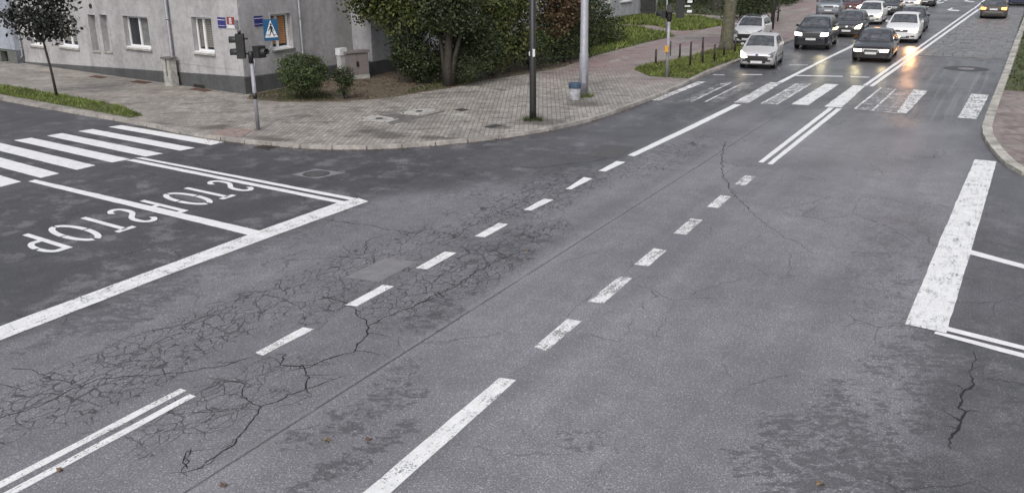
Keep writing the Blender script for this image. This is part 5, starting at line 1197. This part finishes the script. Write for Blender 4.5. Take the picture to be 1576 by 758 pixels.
    patch('bumper_strip', 'rear', [(-TW*.95, .50), (TW*.95, .50), (TW*.95, .54), (-TW*.95, .54)], CHROME if tail else BLACKP, 8, 1, .012)
    patch('lower_valance', 'rear', [(-TW*.9, S['low']+.06), (TW*.9, S['low']+.06), (TW*.93, S['low']+.17), (-TW*.93, S['low']+.17)], BLACKP, 8, 2, .008)
    if roofmat: patch('roof_panel', 'top', [(X(g1+.04), wm(g1)-.03), (X(g2), wm(g2)-.04), (X(g2), -wm(g2)+.04), (X(g1+.04), -wm(g1)+.03)], roofmat, 8, 6, .006)
    if detail > 1:
        for sy in (-.05, .38): patch('wiper', 'top', [(X(g0+.10), sy), (X(g0+.13), sy-.5), (X(g0+.15), sy-.5), (X(g0+.12), sy)], BLACKP, 6, 1, .014)
    return root
CP = lambda n, c, me=0.0, ro=.35, di=.25: make_car_paint(n, c, me, ro, di)
P_SILV, P_WHITE, P_DARK = CP('silver_white_paint', (.50, .49, .50), .15, .38, .45), CP('white_paint', (.66, .66, .67), 0, .35, .25), CP('graphite_paint', (.022, .024, .031), .2, .3, .25)
P_PLUM, P_GREY, P_MID = CP('dark_brown_paint', (.018, .014, .016), .2, .3, .22), CP('dark_grey_paint', (.045, .045, .052), .3, .35, .3), CP('steel_paint', (.20, .22, .25), .4, .35, .3)
P_MAR, P_BLK, P_BLUE, P_BRZ = CP('maroon_paint', (.10, .018, .022), .2, .35, .3), CP('black_paint', (.018, .018, .02), .2, .3, .3), CP('navy_paint', (.02, .03, .10), .2, .35, .3), CP('bronze_grey_paint', (.07, .062, .058), .35, .35, .3)
car('hatch', 'small silver-white hatchback first in the queue beside the grass verge', (1163, 107), -84, P_SILV, 'left_only', 3, grille='wide')
car('mini', 'small white car with a black roof parked behind the mossy tree trunk', (1148, 72.5), -86, P_WHITE, 'off', 2, roofmat=BLACKP, grille='wide')
car('suv', 'dark grey SUV with both headlamps lit, second in the kerb lane', (1246, 78), -87, P_DARK, 'white', 3, grille='big', spots=((1, 26, (1, .85, .45)),))
car('sedan', 'dark brown saloon with lit headlamps at the head of the middle lane', (1338, 97), -88, P_PLUM, 'on', 3, spots=((1, 8, (1, .75, .4)), (-1, 14, (1, .85, .45))))
car('cross', 'white compact SUV right behind the dark saloon', (1385, 67), -88, P_WHITE, 'amber_right', 3, spots=((1, 210, (1, .48, .2)),))
car('golf', 'dark grey hatchback behind the dark SUV with lit headlamps', (1301, 58.5), -88, P_GREY, 'on', 2)
car('golf', 'white hatchback behind the dark grey hatchback in the kerb lane', (1335, 38.5), -88, P_WHITE, 'amber', 2)
car('estate', 'dark estate car behind the white compact SUV', None, -88, P_BLK, 'off', 2, front_w=(-6.55, 64.6))
car('suv', 'steel grey SUV standing behind the dark SUV by the pavement', (1273, 31), -85, P_MID, 'off', 2, grille='slim')
car('golf', 'maroon hatchback with yellow headlamps between the steel SUV and the white hatchback', (1307, 25.5), -87, P_MAR, 'on', 1)
car('estate', 'dark grey car behind the white hatchback near the top edge', (1364, 24), -87, P_GREY, 'off', 1)
car('golf', 'pinkish white car with amber lamps at the top edge behind the grey car', (1398, 15.5), -87, P_SILV, 'amber', 1)
car('sedan', 'black car farthest back in the queue, cut by the top edge', (1422, 10.5), -87, P_BLK, 'off', 1)
car('sedan', 'dark bronze saloon driving away with glowing amber tail lamps', (1527, 30), 90, P_BRZ, 'off', 2, rear=True, tail=LAMP_TAIL)
car('golf', 'navy blue car ahead of the bronze saloon with a yellow rear plate', (1568, 9.5), 90, P_BLUE, 'off', 1, rear=True, plate_mat=make_plain('yellow_plate', (.6, .52, .04), .4, 0, .08))

# ------------------------------------------------------------------ fallen leaves on the asphalt
lv = [((503, 678), 'curled brown leaf on the asphalt, left of its pair below the seam'), ((568, 676), 'curled brown leaf on the asphalt near the long white line'), ((345, 747), 'pale dry leaf on the asphalt at the bottom edge'), ((92, 724), 'dark brown leaf lying against the lower double line'), ((812, 386), 'small brown leaf on the cracked asphalt by the seam'), ((1262, 745), 'small tan leaf on the dark patch at the lower right')]
for px, lb in lv:
    p = at(*px); m = MB(); a = random.uniform(0, 6.28); s = .045
    pts = []
    for k in range(10):
        t = 2*math.pi*k/10; rr = s*(1 if k % 2 else .6); pts.append((rr*math.cos(t+a)*1.2, rr*math.sin(t+a), .012+.014*math.sin(2*t)+.006*(k % 3)))
    for k in range(10): m.face([(0, 0, .012), pts[k], pts[(k+1) % 10]])
    o = m.build('fallen_leaf', DEAD); o.location = (p.x, p.y, .002); tag(o, lb, 'leaf', 'fallen leaves on the road')
